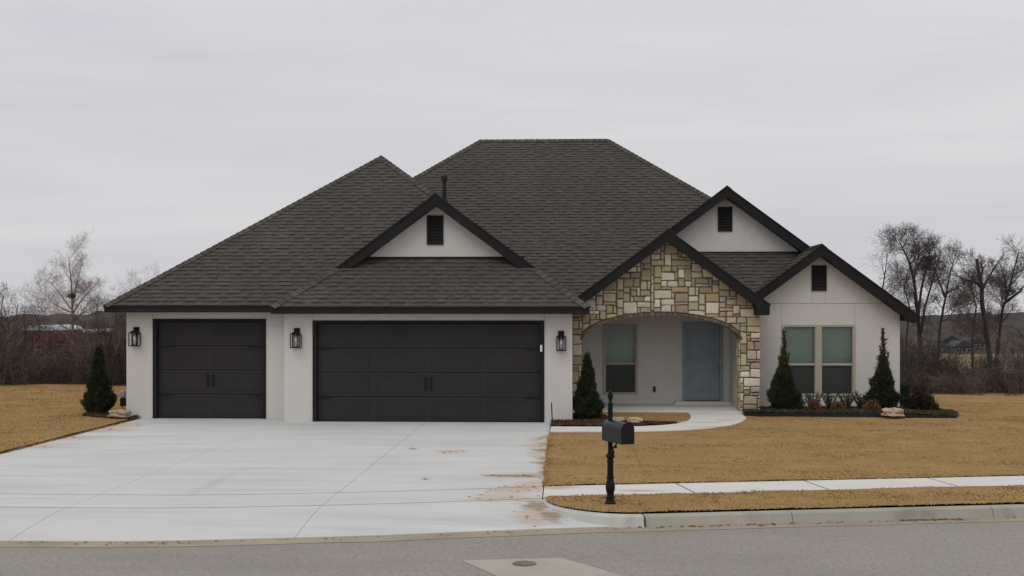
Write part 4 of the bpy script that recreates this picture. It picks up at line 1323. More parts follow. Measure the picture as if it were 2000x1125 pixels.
def lay(region_x0, region_x1, z0, z1, clipper, mapper):
    nx = round((region_x1 - region_x0) / CW); nz = round((z1 - z0) / CH)
    cw, ch = (region_x1 - region_x0) / nx, (z1 - z0) / nz
    jit = {}
    def J(i, j):
        if (i, j) not in jit:
            jit[(i, j)] = (prng.uniform(-.013, .013) if 0 < i < nx else 0, prng.uniform(-.012, .012) if 0 < j < nz else 0)
        return jit[(i, j)]
    for (i, j, w, h) in pack(nx, nz):
        g2 = 0.008
        def P(ii, jj, sx, sz):
            q = J(ii, jj); return (region_x0 + ii * cw + q[0] + sx * g2, z0 + jj * ch + q[1] + sz * g2)
        c = [P(i, j, 1, 1), P(i + w, j, -1, 1), P(i + w, j + h, -1, -1), P(i, j + h, 1, -1)]
        poly = []
        for k in range(4):
            p, q, r_ = Vector(c[k]), Vector(c[k - 1]), Vector(c[(k + 1) % 4])
            cut = min(0.022, 0.25 * min((q - p).length, (r_ - p).length)) * prng.uniform(.3, 1)
            poly.append(tuple(p + (q - p).normalized() * cut)); poly.append(tuple(p + (r_ - p).normalized() * cut))
            mid = (p + r_) / 2
            if (r_ - p).length > .12: poly.append((mid.x + prng.uniform(-.005, .005), mid.y + prng.uniform(-.005, .005)))
        poly = clipper(poly)
        if len(poly) < 3 or parea(poly) < 0.0009: continue
        o = stone_mesh(poly, prng.uniform(.022, .05), mapper).build('stone', M['stone'], stonewall)
        t = prng.uniform(.85, 1.15); cc = prng.choice(STONE_BAG)
        o.color = (cc[0] * t, cc[1] * t, cc[2] * t * prng.uniform(.92, 1.06), 1)
def clip_gable(poly):
    nrm = math.hypot(1, PT)
    poly = clip_half(poly, PT, 1, gable_top(SXC) + PT * SXC - .012)
    if poly: poly = clip_half(poly, -PT, 1, gable_top(SXC) - PT * SXC - .012)
    if not poly: return poly
    cx_ = sum(p[0] for p in poly) / len(poly); cz_ = sum(p[1] for p in poly) / len(poly)
    xl_, xr_ = AXc - AA - .012, AXc + AA + .012
    if cz_ < ASP + .02 or abs(cx_ - AXc) > AA - 0.02:
        if cx_ < AXc - AA + .25: poly2 = clip_half(poly, 1, 0, xl_) if cz_ < ASP + .05 else poly
        elif cx_ > AXc + AA - .25: poly2 = clip_half(poly, -1, 0, -xr_) if cz_ < ASP + .05 else poly
        else: return []
        poly = poly2
        if not poly: return poly
        if cz_ < ASP + .05: return poly
        cx_ = sum(p[0] for p in poly) / len(poly)
    # outside of the brick-lined arch
    aa, ri = AA + .075, ARI + .075
    cx2 = max(AXc - aa + .04, min(AXc + aa - .04, cx_))
    th = math.atan2((cz_ - ASP) / ri, (cx_ - AXc) / aa)
    th = max(0.12, min(math.pi - .12, th))
    px_, pz_ = AXc + aa * math.cos(th), ASP + ri * math.sin(th)
    nx_, nz_ = math.cos(th) / aa, math.sin(th) / ri
    L = math.hypot(nx_, nz_); nx_, nz_ = nx_ / L, nz_ / L
    return clip_half(poly, -nx_, -nz_, -(nx_ * px_ + nz_ * pz_))
lay(SX0 + .012, SX1 + .02, -0.01, 3.95, clip_gable, lambda x, z, d: (x, SYF - d, z))
# inner jambs of the piers
lay(SYF - .02, SYF + .375, 0.05, ASP + .1, lambda p: p, lambda yy, z, d: (AXc + AA - d * .5, yy, z))
# thin bricks round the arch
nb = 44
for i in range(nb):
    t0, t1 = math.pi * (i + .07) / nb, math.pi * (i + .93) / nb
    def E(t, k): return (AXc + (AA + k) * math.cos(t), ASP + (ARI + k) * math.sin(t))
    pol = [E(t1, -.012), E(t0, -.012), E(t0, .058), E(t1, .058)]
    o = MB().prism_xz(pol, SYF - prng.uniform(.03, .045), SYF + .37).build('brick', M['brick'], stonewall)
    t = prng.uniform(.7, 1.35); o.color = (t * 1.05, t, t * .97, 1)

# ================================================================== MAILBOX
mx, my = gp(1192, 988, 0.0)
mb = empty('mailbox', (mx, my, 0.015))
tag(mb, 'black mailbox on an ornate cast post beside the driveway', 'mailbox')
b = MB().lathe([(.068, 0), (.068, .022), (.060, .030), (.050, .055), (.046, .075), (.056, .080), (.056, .095), (.044, .102), (.040, .125), (.047, .150), (.055, .185), (.057, .215), (.052, .25), (.043, .285), (.039, .31), (.047, .318), (.047, .330), (.038, .336)], n=24)
b.build('base', M['iron'], mb, smooth=False)
b = MB(); n = 32; prof = [(.0375, .335), (.035, .52), (.034, .545)]
for r_, z_ in prof:
    for k in range(n):
        t = 2 * math.pi * k / n; rr = r_ * (1.0 if k % 2 else 0.90)
        b.v.append((rr * math.cos(t), rr * math.sin(t), z_))
for i in range(2):
    for k in range(n):
        b.f.append((i * n + k, i * n + (k + 1) % n, (i + 1) * n + (k + 1) % n, (i + 1) * n + k)); b.c.append(None)
b.build('fluted_column', M['iron'], mb)
MB().lathe([(.034, .495), (.043, .50), (.043, .515), (.036, .525), (.038, .55), (.052, .566), (.054, .578), (.050, .592), (.036, .602), (.032, .625), (.028, .635)], n=24).build('collar', M['iron'], mb)
MB().box(-.027, .027, -.027, .027, .62, 1.195).build('post', M['iron'], mb, bevel=.004)
MB().lathe([(.032, 1.195), (.034, 1.205), (.022, 1.215), (.016, 1.232), (.020, 1.245), (.028, 1.262), (.033, 1.285), (.034, 1.30), (.030, 1.325), (.020, 1.35), (.008, 1.368), (.002, 1.375)], n=20).build('finial', M['iron'], mb, smooth=True)
# box: axis towards the street, turned to the right
BA = R(27)
ax = Vector((math.sin(BA), -math.cos(BA))); sd = Vector((math.cos(BA), math.sin(BA)))
def bp_(l, s_, z_): return (ax.x * l + sd.x * s_, ax.y * l + sd.y * s_, z_)
def arch_prof(w, zb, zs, n=12):
    p = [(-w, zb), (w, zb), (w, zs)]
    p += [(w * math.cos(math.pi * i / n), zs + w * math.sin(math.pi * i / n)) for i in range(1, n)]
    return p + [(-w, zs)]
def mbox(l0, l1, w, zb, zs):
    pr = arch_prof(w, zb, zs); n = len(pr); b = MB()
    b.v = [bp_(l0, s_, z_) for s_, z_ in pr] + [bp_(l1, s_, z_) for s_, z_ in pr]
    b.f = [tuple(range(n)), tuple(range(2 * n - 1, n - 1, -1))] + [(i, (i + 1) % n, (i + 1) % n + n, i + n) for i in range(n)]
    b.c = [None] * len(b.f)
    return b
M['boxpaint'] = mat('mailbox_paint', (0.008, 0.008, 0.010), 0.30, 0.15, 10, spec=0.3)
mbox(-.06, .40, .082, .765, .925).build('box', M['boxpaint'], mb)
dd = mbox(.402, .416, .087, .757, .925).build('door', M['boxpaint'], mb)
MB().tube([bp_(.416, -.02, .985), bp_(.435, -.012, .985), bp_(.435, .012, .985), bp_(.416, .02, .985)], .005, 6).build('latch', M['iron'], dd)
b = MB(); q0, q1, q2, q3 = bp_(-.05, -.045, .752), bp_(.34, -.045, .752), bp_(.34, .045, .752), bp_(-.05, .045, .752)
b.add([q0, q1, q2, q3] + [(p[0], p[1], p[2] + .012) for p in (q0, q1, q2, q3)], [(3, 2, 1, 0), (4, 5, 6, 7), (0, 1, 5, 4), (1, 2, 6, 5), (2, 3, 7, 6), (3, 0, 4, 7)])
b.build('support_plate', M['iron'], mb)
sc = [bp_(.03, 0, .58), bp_(.07, 0, .60), bp_(.085, 0, .64), bp_(.06, 0, .665), bp_(.045, 0, .645), bp_(.075, 0, .69), bp_(.13, 0, .715), bp_(.15, 0, .69), bp_(.125, 0, .68), bp_(.14, 0, .735), bp_(.17, 0, .752)]
MB().tube(sc, .0105, 6).build('scroll_bracket', M['iron'], mb)
b = MB(); f0 = [bp_(.22, .086, .80), bp_(.235, .086, .80), bp_(.235, .086, .95), bp_(.22, .086, .95)]
b.add(f0 + [(p[0] + sd.x * .005, p[1] + sd.y * .005, p[2]) for p in f0], [(3, 2, 1, 0), (4, 5, 6, 7), (0, 1, 5, 4), (1, 2, 6, 5), (2, 3, 7, 6), (3, 0, 4, 7)])
b.build('flag', M['iron'], mb)

# ================================================================== ROCKS, SMALL YARD THINGS
def rock(px, py, w, d_, h, z0, label, tone, seed, yoff=0.0):
    X, Y = gp(px, py, z0); Y += yoff
    bm_v, bm_f = [], []
    rr = random.Random(seed); nu, nv = 26, 14
    b = MB()
    for j in range(nv + 1):
        ph = math.pi * j / nv
        for i in range(nu):
            th = 2 * math.pi * i / nu
            x, y, z = math.sin(ph) * math.cos(th), math.sin(ph) * math.sin(th), math.cos(ph)
            k = 1.0 / max(abs(x) ** 7 + abs(y) ** 7 + abs(z) ** 7, 1e-6) ** (1 / 7)
            k = 0.72 * k + 0.28
            q = .86 + .26 * fbm(x + seed, y, z, 1.9) + .13 * fbm(x, y + seed, z, 5)
            b.v.append((x * k * q * w / 2, y * k * q * d_ / 2, max(-.3, z * k * q) * h / 2 + h * .35))
    for j in range(nv):
        for i in range(nu):
            b.f.append((j * nu + i, (j + 1) * nu + i, (j + 1) * nu + (i + 1) % nu, j * nu + (i + 1) % nu)); b.c.append(None)
    o = b.build('rock', M['limestone'])
    o.location = (X, Y, z0); o.rotation_euler = (0, 0, rr.uniform(-.3, .3))
    o.color = tone + (1,)
    tag(o, label, 'rock', 'pale landscape rocks in the beds')
rock(1749, 818, 0.50, 0.35, 0.26, 0.03, 'large pinkish limestone rock at the right end of the front bed', (1.12, .96, .86), 3, .18)
rock(1722, 806, 0.20, 0.2, 0.15, 0.05, 'small grey rock just left of the large pinkish rock', (.75, .78, .78), 5, .15)
rock(227, 820, 0.50, 0.35, 0.24, 0.03, 'pale limestone rock beside the cypress at the left garage corner', (.92, .92, .86), 8, .2)
rock(1240, 828, 0.34, 0.22, 0.15, 0.04, 'whitish rock in the mulch bed, seen just above the mailbox', (1.3, 1.25, 1.2), 12, .12)
rock(1208, 826, 0.30, 0.2, 0.12, 0.04, 'flat pale rock in the mulch, left of the whitish rock above the mailbox', (1.05, 1.0, 1.0), 15, .2)

X, Y = gp(1079, 826, 0.03)
o = MB().tube([(X, Y, 0.0), (X - .02, Y + .02, .44)], .012, 8).build('metal_stake', M['iron'])
tag(o, 'thin black stake leaning by the right edge of the garage wall', 'stake')
o = MB().tube([(xat(1601, 27.6), 27.6, 0.05), (xat(1600, 27.6), 27.62, .36)], .008, 6).build('metal_stake', M['iron'])
tag(o, 'thin dark stake standing between the shrubs under the twin window', 'stake')
# utility pedestal beyond the right corner
px_, py_ = xat(1767, 28.9), 28.9
ub = empty('utility_pedestal', (px_, py_, 0)); tag(ub, 'dark teal utility pedestal beside the right corner of the house', 'utility box')
MB().add([(-.1, -.14, -.05), (.1, -.14, -.05), (.1, .14, -.05), (-.1, .14, -.05), (-.085, -.12, .5), (.085, -.12, .5), (.085, .12, .5), (-.085, .12, .5)], [(0, 1, 5, 4), (1, 2, 6, 5), (2, 3, 7, 6), (3, 0, 4, 7), (4, 5, 6, 7)]).build('body', M['teal'], ub, bevel=.01)
MB().add([(-.1, -.13, .502), (.1, -.13, .502), (.1, .13, .502), (-.1, .13, .502), (-.07, -.09, .57), (.07, -.09, .57), (.07, .09, .57), (-.07, .09, .57)], [(3, 2, 1, 0), (0, 1, 5, 4), (1, 2, 6, 5), (2, 3, 7, 6), (3, 0, 4, 7), (4, 5, 6, 7)]).build('cap', M['teal'], ub, bevel=.008)
# gas meter at the left corner
px_, py_ = xat(240, 26.4), 26.4
gm = empty('gas_meter', (px_, py_, 0)); tag(gm, 'small grey gas meter on a riser at the left garage corner', 'gas meter')
MB().tube([(0, 0, -.05), (0, 0, .38), (.05, 0, .42), (.1, 0, .42)], .018, 8).build('riser', M['greymetal'], gm)
MB().box(-.07, .05, -.06, .06, .40, .50).lathe([(.05, .50), (.055, .52), (.02, .545)], -.01, 0, 12).build('meter_body', M['greymetal'], gm, bevel=.01)
MB().box(-.05, .06, -.05, .05, .2, .385).build('regulator', M['iron'], gm, bevel=.01)
# survey flag
X, Y = xat(78, 33.2), 33.2
sf = empty('survey_flag', (X, Y, 0)); tag(sf, 'tiny orange marker flag at the far edge of the left lawn', 'flag')
MB().tube([(0, 0, 0), (0, 0, .12)], .006, 5).build('wire', M['greymetal'], sf)
MB().add([(0, 0, .05), (.09, .01, .05), (.09, .02, .13), (0, 0, .13)], [(0, 1, 2, 3)]).build('flag', M['orange'], sf)

# ================================================================== SHRUBS
def leaf_cloud(pts, dirs, length, width, tones, rs):
    """numpy: one bent leaf (2 triangles) per point"""
    n = len(pts)
    side = np.cross(dirs, rs.normal(size=(n, 3))); side /= np.linalg.norm(side, axis=1, keepdims=True) + 1e-9
    L = length[:, None]; W = width[:, None]
    a = pts; t = pts + dirs * L; m = pts + dirs * L * .45
    V = np.stack([a, m + side * W, t, m - side * W], 1).reshape(-1, 3)
    F = np.arange(4 * n).reshape(-1, 4)
    return V, F, tones
def cypress(loc, H, Rm, spire, label, seed):
    rs = np.random.default_rng(seed)
    root = empty('cypress', loc)
    tag(root, label, 'cypress', 'narrow cypress shrubs along the house front')
    def prof(f):
        if spire:
            return np.where(f < .12, .62 + .38 * (f / .12), np.clip(1 - ((f - .12) / .58), 0, 1) ** .95 * (1 + .12 * np.sin(f * 29 + seed)) + .015 * (f < .72))
        return np.where(f < .15, .68 + .32 * (f / .15), np.clip(1 - ((f - .15) / .85), 0, 1) ** .85 * (1 - .22 * np.sin(np.clip((f - .15) / .85, 0, 1) * np.pi)) + .03)
    n = 15000
    f = rs.uniform(0.0, 1.0, n * 3)
    keep = rs.uniform(0, 1, n * 3) < (prof(f) * .97 + .03)
    f = f[keep][:n]; n = len(f)
    a = rs.uniform(0, 2 * np.pi, n)
    lump = 1 + .17 * np.sin(a * 3 + f * 9 + seed) + .13 * np.sin(a * 5 - f * 19 + seed * 2) + .10 * np.sin(f * 37 + a * 2 + seed)
    rad = Rm * prof(f) * lump * np.sqrt(rs.uniform(.45, 1.1, n))
    z = f * H * .94
    P = np.stack([np.cos(a) * rad, np.sin(a) * rad, z + .02], 1)
    D = np.stack([np.cos(a) * rs.uniform(.1, .75, n), np.sin(a) * rs.uniform(.1, .75, n), rs.uniform(.5, 1.1, n)], 1) + rs.normal(0, .2, (n, 3))
    D /= np.linalg.norm(D, axis=1, keepdims=True)
    t = rs.uniform(.5, 1.5, n)
    T = np.stack([t * rs.uniform(.85, 1.15, n), t, t * rs.uniform(.7, 1.1, n)], 1)
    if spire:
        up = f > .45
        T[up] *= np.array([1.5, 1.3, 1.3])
        wp, wd = [], []
        for (h0, h1, ox, oy, nl) in [(.40, 1.0, 0, 0, 420), (.45, .86, .035, .02, 200), (.42, .78, -.05, .01, 190), (.40, .70, .07, -.03, 170), (.45, .90, -.02, -.03, 200), (.40, .66, -.08, .03, 150)]:
            u = rs.uniform(0, 1, nl) ** .8
            bx = ox * (.3 + u) + .012 * np.sin(u * 9 + seed + ox * 50); by = oy * (.3 + u)
            sp = .035 * (1 - u) + .008
            wp.append(np.stack([bx + rs.normal(0, 1, nl) * sp, by + rs.normal(0, 1, nl) * sp, (h0 + (h1 - h0) * u) * H * .97], 1))
            wd.append(np.stack([rs.normal(0, .5, nl), rs.normal(0, .5, nl), rs.uniform(.6, 1.2, nl)], 1))
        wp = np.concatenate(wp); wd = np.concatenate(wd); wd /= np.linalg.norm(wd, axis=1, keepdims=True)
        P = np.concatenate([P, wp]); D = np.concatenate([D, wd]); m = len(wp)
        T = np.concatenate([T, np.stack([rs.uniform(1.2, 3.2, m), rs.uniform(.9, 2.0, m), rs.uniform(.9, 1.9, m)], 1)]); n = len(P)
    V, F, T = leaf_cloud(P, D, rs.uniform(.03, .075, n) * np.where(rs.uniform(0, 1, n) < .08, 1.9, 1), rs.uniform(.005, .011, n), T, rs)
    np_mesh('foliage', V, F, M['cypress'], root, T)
    MB().tube([(0, 0, -.05), (0, 0, H * .5), (0, 0, H * .85)], [.035, .02, .006], 6).build('trunk', M['stem'], root)
zb = 0.09
cypress((xat(1147, 25.25), 25.3, .04), 1.42, .29, False, 'dark cone-shaped cypress in the mulch between garage and porch', 1)
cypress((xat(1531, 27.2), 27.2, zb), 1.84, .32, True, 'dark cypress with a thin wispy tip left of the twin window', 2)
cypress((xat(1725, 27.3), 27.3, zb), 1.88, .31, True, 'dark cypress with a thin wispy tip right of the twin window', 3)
cypress((xat(191, 26.2), 26.25, .05), 1.53, .31, False, 'dark cypress at the far left corner of the garage', 4)

def upright_shrub(px, Y, H, W, label, seed, mname='leafgreen', nst=26, group='small shrubs under the twin window', name='shrub', cat='shrub', lean=.5, leaf=.05):
    rs = np.random.default_rng(seed)
    root = empty(name, (xat(px, Y), Y, zb - .01)); tag(root, label, cat, group)
    st = MB(); P, D = [], []
    for i in range(nst):
        a = rs.uniform(0, 6.283); l = H * rs.uniform(.6, 1.05); tilt = rs.uniform(.05, lean) 
        p0 = np.array([rs.normal(0, .02), rs.normal(0, .02), -.02])
        d = np.array([math.cos(a) * tilt * W / H * 1.6, math.sin(a) * tilt * W / H * 1.6, 1.0]); d /= np.linalg.norm(d)
        tip = p0 + d * l + np.array([math.cos(a), math.sin(a), 0]) * .02
        st.tube([p0, p0 + d * l * .5, tip], [.005, .004, .0015], 3, cap=False)
        m = int(l / .012)
        for k in range(m):
            u = .25 + .75 * k / m
            P.append(p0 + (tip - p0) * u); aa = rs.uniform(0, 6.283)
            q = d * .7 + np.array([math.cos(aa), math.sin(aa), rs.uniform(-.1, .5)]) * .8
            D.append(q / np.linalg.norm(q))
    st.build('stems', M['stem'], root)
    P, D = np.array(P), np.array(D); n = len(P)
    t = rs.uniform(.5, 1.5, n); T = np.stack([t, t, t * rs.uniform(.8, 1.1, n)], 1)
    V, F, T = leaf_cloud(P, D, rs.uniform(.5, 1.1, n) * leaf, rs.uniform(.12, .24, n) * leaf, T, rs)
    np_mesh('leaves', V, F, M[mname], root, T)
upright_shrub(1586, 27.55, .46, .42, 'green upright shrub behind the leftmost rust-coloured shrub', 21)
upright_shrub(1620, 27.5, .46, .42, 'second green upright shrub from the left under the twin window', 22)
upright_shrub(1654, 27.55, .46, .42, 'third green upright shrub from the left, at the window right half', 23)
upright_shrub(1683, 27.5, .46, .42, 'green upright shrub just left of the right-hand cypress', 24)
upright_shrub(1560, 27.35, .30, .24, 'small green shrub half hidden at the foot of the left-hand cypress', 25)
upright_shrub(1508, 27.75, .12, .14, 'tiny sprig by the wall left of the wispy cypress', 26, nst=8)
def mound_shrub(px, Y, H, W, label, seed, mname, group, n=2600, leaf=.035, name='shrub', cat='shrub', z0=None):
    rs = np.random.default_rng(seed)
    root = empty(name, (xat(px, Y), Y, zb - .01 if z0 is None else z0)); tag(root, label, cat, group)
    a = rs.uniform(0, 6.283, n); ph = np.arccos(rs.uniform(0, 1, n)); rr = rs.uniform(.25, 1, n) ** .5
    lump = 1 + .22 * np.sin(a * 3 + seed) * np.sin(ph * 4) + .12 * np.sin(a * 7 + ph * 5)
    P = np.stack([np.sin(ph) * np.cos(a) * rr * W / 2 * lump, np.sin(ph) * np.sin(a) * rr * W / 2 * lump, (np.cos(ph) * .9 + .12) * rr * H * lump], 1)
    D = P / (np.linalg.norm(P, axis=1, keepdims=True) + 1e-6) + rs.normal(0, .6, (n, 3)) + np.array([0, 0, .4]); D /= np.linalg.norm(D, axis=1, keepdims=True)
    t = rs.uniform(.45, 1.5, n); T = np.stack([t, t * rs.uniform(.85, 1.1, n), t * rs.uniform(.8, 1.1, n)], 1)
    V, F, T = leaf_cloud(P, D, rs.uniform(.6, 1.2, n) * leaf, rs.uniform(.15, .3, n) * leaf, T, rs)
    np_mesh('leaves', V, F, M[mname], root, T)
    st = MB()
    for i in range(22):
        q = rs.integers(0, n); st.tube([(0, 0, -.03), tuple(P[q] * .5 + np.array([0, 0, .03])), tuple(P[q] * 1.03)], [.006, .004, .0015], 3, cap=False)
    st.build('stems', M['stem'], root)
G2 = 'rust-coloured shrubs under the twin window'
mound_shrub(1589, 27.1, .22, .30, 'rust-coloured round shrub, leftmost of three under the twin window', 31, 'rust', G2)
mound_shrub(1637, 27.0, .20, .30, 'rust-coloured round shrub in the middle, below the window right half', 32, 'rust', G2)
mound_shrub(1703, 27.0, .22, .36, 'rust-coloured round shrub at the foot of the right-hand cypress', 33, 'rust', G2)
mound_shrub(1799, 27.7, .44, .66, 'dark bare-looking round bush past the right corner of the house', 34, 'darkleaf', 'dark bushes', 5200, .05, z0=.03)
mound_shrub(1826, 27.2, .22, .2, 'small sparse dark bush right of the larger dark bush', 35, 'darkleaf', 'dark bushes', 260, .05, z0=.05)

# creeping ground cover in the right-hand bed
rs = np.random.default_rng(77); n = 26000
x = rs.uniform(3.95, 8.55, n); y = rs.uniform(26.15, 27.4, n)
k = in_poly(x, y, bed_right) & (np.sin(x * 2.3) * .25 + np.sin(x * 5.7 + y * 3) * .2 + rs.uniform(0, 1, n) > .30) & (y < 26.95 + .15 * np.sin(x * 3))
x, y = x[k], y[k]; n = len(x)
P = np.stack([x, y, .085 + rs.uniform(0, .05, n)], 1)
D = rs.normal(0, 1, (n, 3)); D[:, 2] = np.abs(D[:, 2]) * .8 + .2; D /= np.linalg.norm(D, axis=1, keepdims=True)
t = rs.uniform(.5, 1.5, n); T = np.stack([t * rs.uniform(.8, 1.6, n), t * 1.05, t * .8], 1)
V, F, T = leaf_cloud(P, D, rs.uniform(.02, .05, n), rs.uniform(.005, .012, n), T, rs)
tag(np_mesh('ground_cover', V, F, M['leafgreen'], tone=T), 'low green creeping ground cover along the front bed edge', 'ground cover', kind='stuff')
# loose bark chips on the mulch
V, T = [], []
for poly, z0, n in ((bed_front, .06, 5000), (bed_right, .10, 5000), (bed_left, .07, 2500)):
    q = np.array(poly); x = rs.uniform(q[:, 0].min(), q[:, 0].max(), n); y = rs.uniform(q[:, 1].min(), q[:, 1].max(), n)
    k = in_poly(x, y, poly); x, y = x[k], y[k]; m = len(x)
    P = np.stack([x, y, z0 + rs.uniform(-.01, .02, m)], 1); D = rs.normal(0, 1, (m, 3)); D[:, 2] *= .25; D /= np.linalg.norm(D, axis=1, keepdims=True)
    t = rs.uniform(.35, 1.9, m)
    v, f, tt = leaf_cloud(P, D, rs.uniform(.02, .06, m), rs.uniform(.004, .010, m), np.stack([t, t, t], 1), rs)
    V.append(v); T.append(tt)
V = np.concatenate(V); T = np.concatenate(T)
tag(np_mesh('bark_chips', V, np.arange(len(V)).reshape(-1, 4), M['mulchchip'], tone=T), 'loose reddish bark chips on the planting beds', 'mulch', kind='stuff')

# ================================================================== BARE TREES AND BRUSH
def twig_pts(p, d, L, n, wob, rr, up):
    pts = [Vector(p)]; d = Vector(d).normalized()
    for i in range(n):
        d = (d + Vector((rr.gauss(0, wob), rr.gauss(0, wob), rr.gauss(0, wob) + up))).normalized()
        pts.append(pts[-1] + d * (L / n))
    return pts
def along(pts, t):
    k = t * (len(pts) - 1); i = min(int(k), len(pts) - 2); f = k - i
    return pts[i].lerp(pts[i + 1], f), (pts[i + 1] - pts[i]).normalized()
def grow(b, pts, r0, depth, rr, dens, spread, L, t0=.2):
    for k in range(max(2, int(dens))):
        t = t0 + (1 - t0) * (k + rr.random()) / max(2, int(dens))
        t = min(.98, t)
        p, d = along(pts, t)
        az = rr.uniform(0, 6.283)
        o = d.orthogonal().normalized(); o = (o * math.cos(az) + d.cross(o) * math.sin(az))
        nd = (d * (1 - spread * .5) + o * spread * rr.uniform(.6, 1.2) + Vector((0, 0, .10))).normalized()
        l = L * rr.uniform(.45, 1.15) * (1.2 - .65 * t)
        r = max(.0048, r0 * (1 - .75 * t) * rr.uniform(.36, .52))
        q = twig_pts(p, nd, l, 4 if depth > 1 else (3 if depth else 2), .13, rr, .06)
        m = len(q)
        b.tube(q, [max(.0036, r * (1 - .8 * i / (m - 1))) for i in range(m)], 4 if depth > 2 else 3, cap=False)
        if depth > 0:
            grow(b, q, r, depth - 1, rr, dens * .82 * min(1.15, (l / L) ** .8 + .12), spread, l * .70 + .06, .08)
def bare_tree(leaders, Y, radii, label, seed, dens=9, depth=3, spread=.92, Lf=.27, tone=(1, 1, 1), group='bare winter trees', base_z=None, t0=.3):
    """leaders: list of polylines; each is a list of (x offset, y offset, z) from the tree's foot"""
    rr = random.Random(seed)
    foot = leaders[0][0]
    root = empty('bare_tree', foot); tag(root, label, 'tree', group)
    F = Vector(foot)
    tr = MB(); cr = MB()
    for ld, (ra, rb) in zip(leaders, radii):
        pts = [Vector(p) - F for p in ld]
        pts = [p + Vector((rr.gauss(0, .02), rr.gauss(0, .05), 0)) if 0 < i else p for i, p in enumerate(pts)]
        m = len(pts)
        ra *= .72; rad = [ra + (rb - ra) * (i / (m - 1)) ** .8 for i in range(m)]
        tr.tube(pts, rad, 7)
        Ltot = sum((pts[i + 1] - pts[i]).length for i in range(m - 1))
        grow(cr, pts, ra, depth, rr, dens * (Ltot / 6) ** .5, spread, Ltot * Lf, t0)
    a = tr.build('trunk', M['bark'], root); a.color = tone + (1,)
    c = cr.build('crown', M['twig'], root); c.color = tone + (1,)
    return root
def pxp(px, py, Y):
    X = xat(px, Y); d = Y * math.cos(YAW) - X * math.sin(YAW)
    return (X, Y, EYE - (py - HOR) * d / FPX)
def lead(pts, Y, dy=0.0):
    n = len(pts)
    return [pxp(p[0], p[1], Y + dy * i / max(1, n - 1)) for i, p in enumerate(pts)]
T_ = 52.0
def drop(pts, Y):      # run the foot of a leader down to the ground
    p = lead(pts, Y)
    z = terrain(p[0][0], Y) - .1
    if p[0][2] > z: p = [(p[0][0], Y, z)] + p
    return p
bare_tree([drop([(1800, 700), (1795, 640), (1791, 590), (1785, 545), (1775, 512), (1764, 488), (1756, 474)], T_), lead([(1793, 615), (1801, 560), (1811, 508), (1817, 480)], T_, 1.2), lead([(1799, 650), (1806, 600), (1822, 545), (1834, 500)], T_, -1.0)], T_, [(.17, .02), (.10, .015), (.09, .015)], 'tallest bare tree at right, just past the house corner', 41, dens=14)
bare_tree([drop([(1832, 700), (1836, 640), (1843, 595), (1849, 565), (1858, 525), (1870, 490)], T_ + 5), lead([(1846, 580), (1836, 552), (1822, 520), (1818, 500)], T_ + 5, .8), lead([(1848, 572), (1868, 563), (1888, 552)], T_ + 5, -.8)], T_ + 5, [(.13, .015), (.08, .012), (.06, .01)], 'forked bare tree, second of the right-hand group', 42, dens=13)
bare_tree([drop([(1938, 740), (1932, 690), (1925, 640), (1919, 590), (1917, 560), (1914, 530), (1909, 506)], T_ - 4), lead([(1917, 562), (1903, 550), (1884, 546), (1868, 536)], T_ - 4, -.8), lead([(1918, 566), (1930, 541), (1946, 520), (1955, 500)], T_ - 4, .9), lead([(1916, 545), (1920, 525), (1919, 512)], T_ - 4, .2)], T_ - 4, [(.17, .06), (.08, .012), (.09, .015), (.06, .03)], 'bare tree with a thick broken-off top near the right edge', 43, dens=13)
bare_tree([drop([(1946, 720), (1951, 650), (1958, 605), (1968, 575), (1980, 530), (1988, 492)], T_ + 2), lead([(1962, 592), (1990, 570), (2010, 545)], T_ + 2, -1), lead([(1966, 580), (1962, 545), (1955, 512)], T_ + 2, 1)], T_ + 2, [(.16, .02), (.10, .015), (.08, .015)], 'spreading bare tree at the right edge of the picture', 44, dens=14)
bare_tree([drop([(1722, 640), (1724, 560), (1729, 530), (1734, 495)], T_ + 14)], T_ + 14, [(.10, .015)], 'slim bare tree behind the right gable roof edge', 45, dens=8, depth=3)
bare_tree([drop([(1862, 790), (1850, 745), (1834, 705), (1815, 672)], T_ - 8)], T_ - 8, [(.05, .012)], 'thin leaning sapling in the brush at right', 46, dens=5, depth=2, tone=(1.5, 1.5, 1.4), Lf=.25)
for i, (px, top, Y, lb) in enumerate([(2030, 500, 60, 'bare tree cut by the right edge of the picture, farther back'), (1900, 520, 72, 'distant bare tree seen between the two right-hand trunks'), (1770, 520, 75, 'distant bare tree low behind the tallest right-hand tree')]):
    bare_tree([drop([(px, 660), (px + 6, 600), (px - 3, (600 + top) / 2), (px + 8, top)], Y)], Y, [(.13, .015)], lb, 60 + i, dens=10, depth=3)
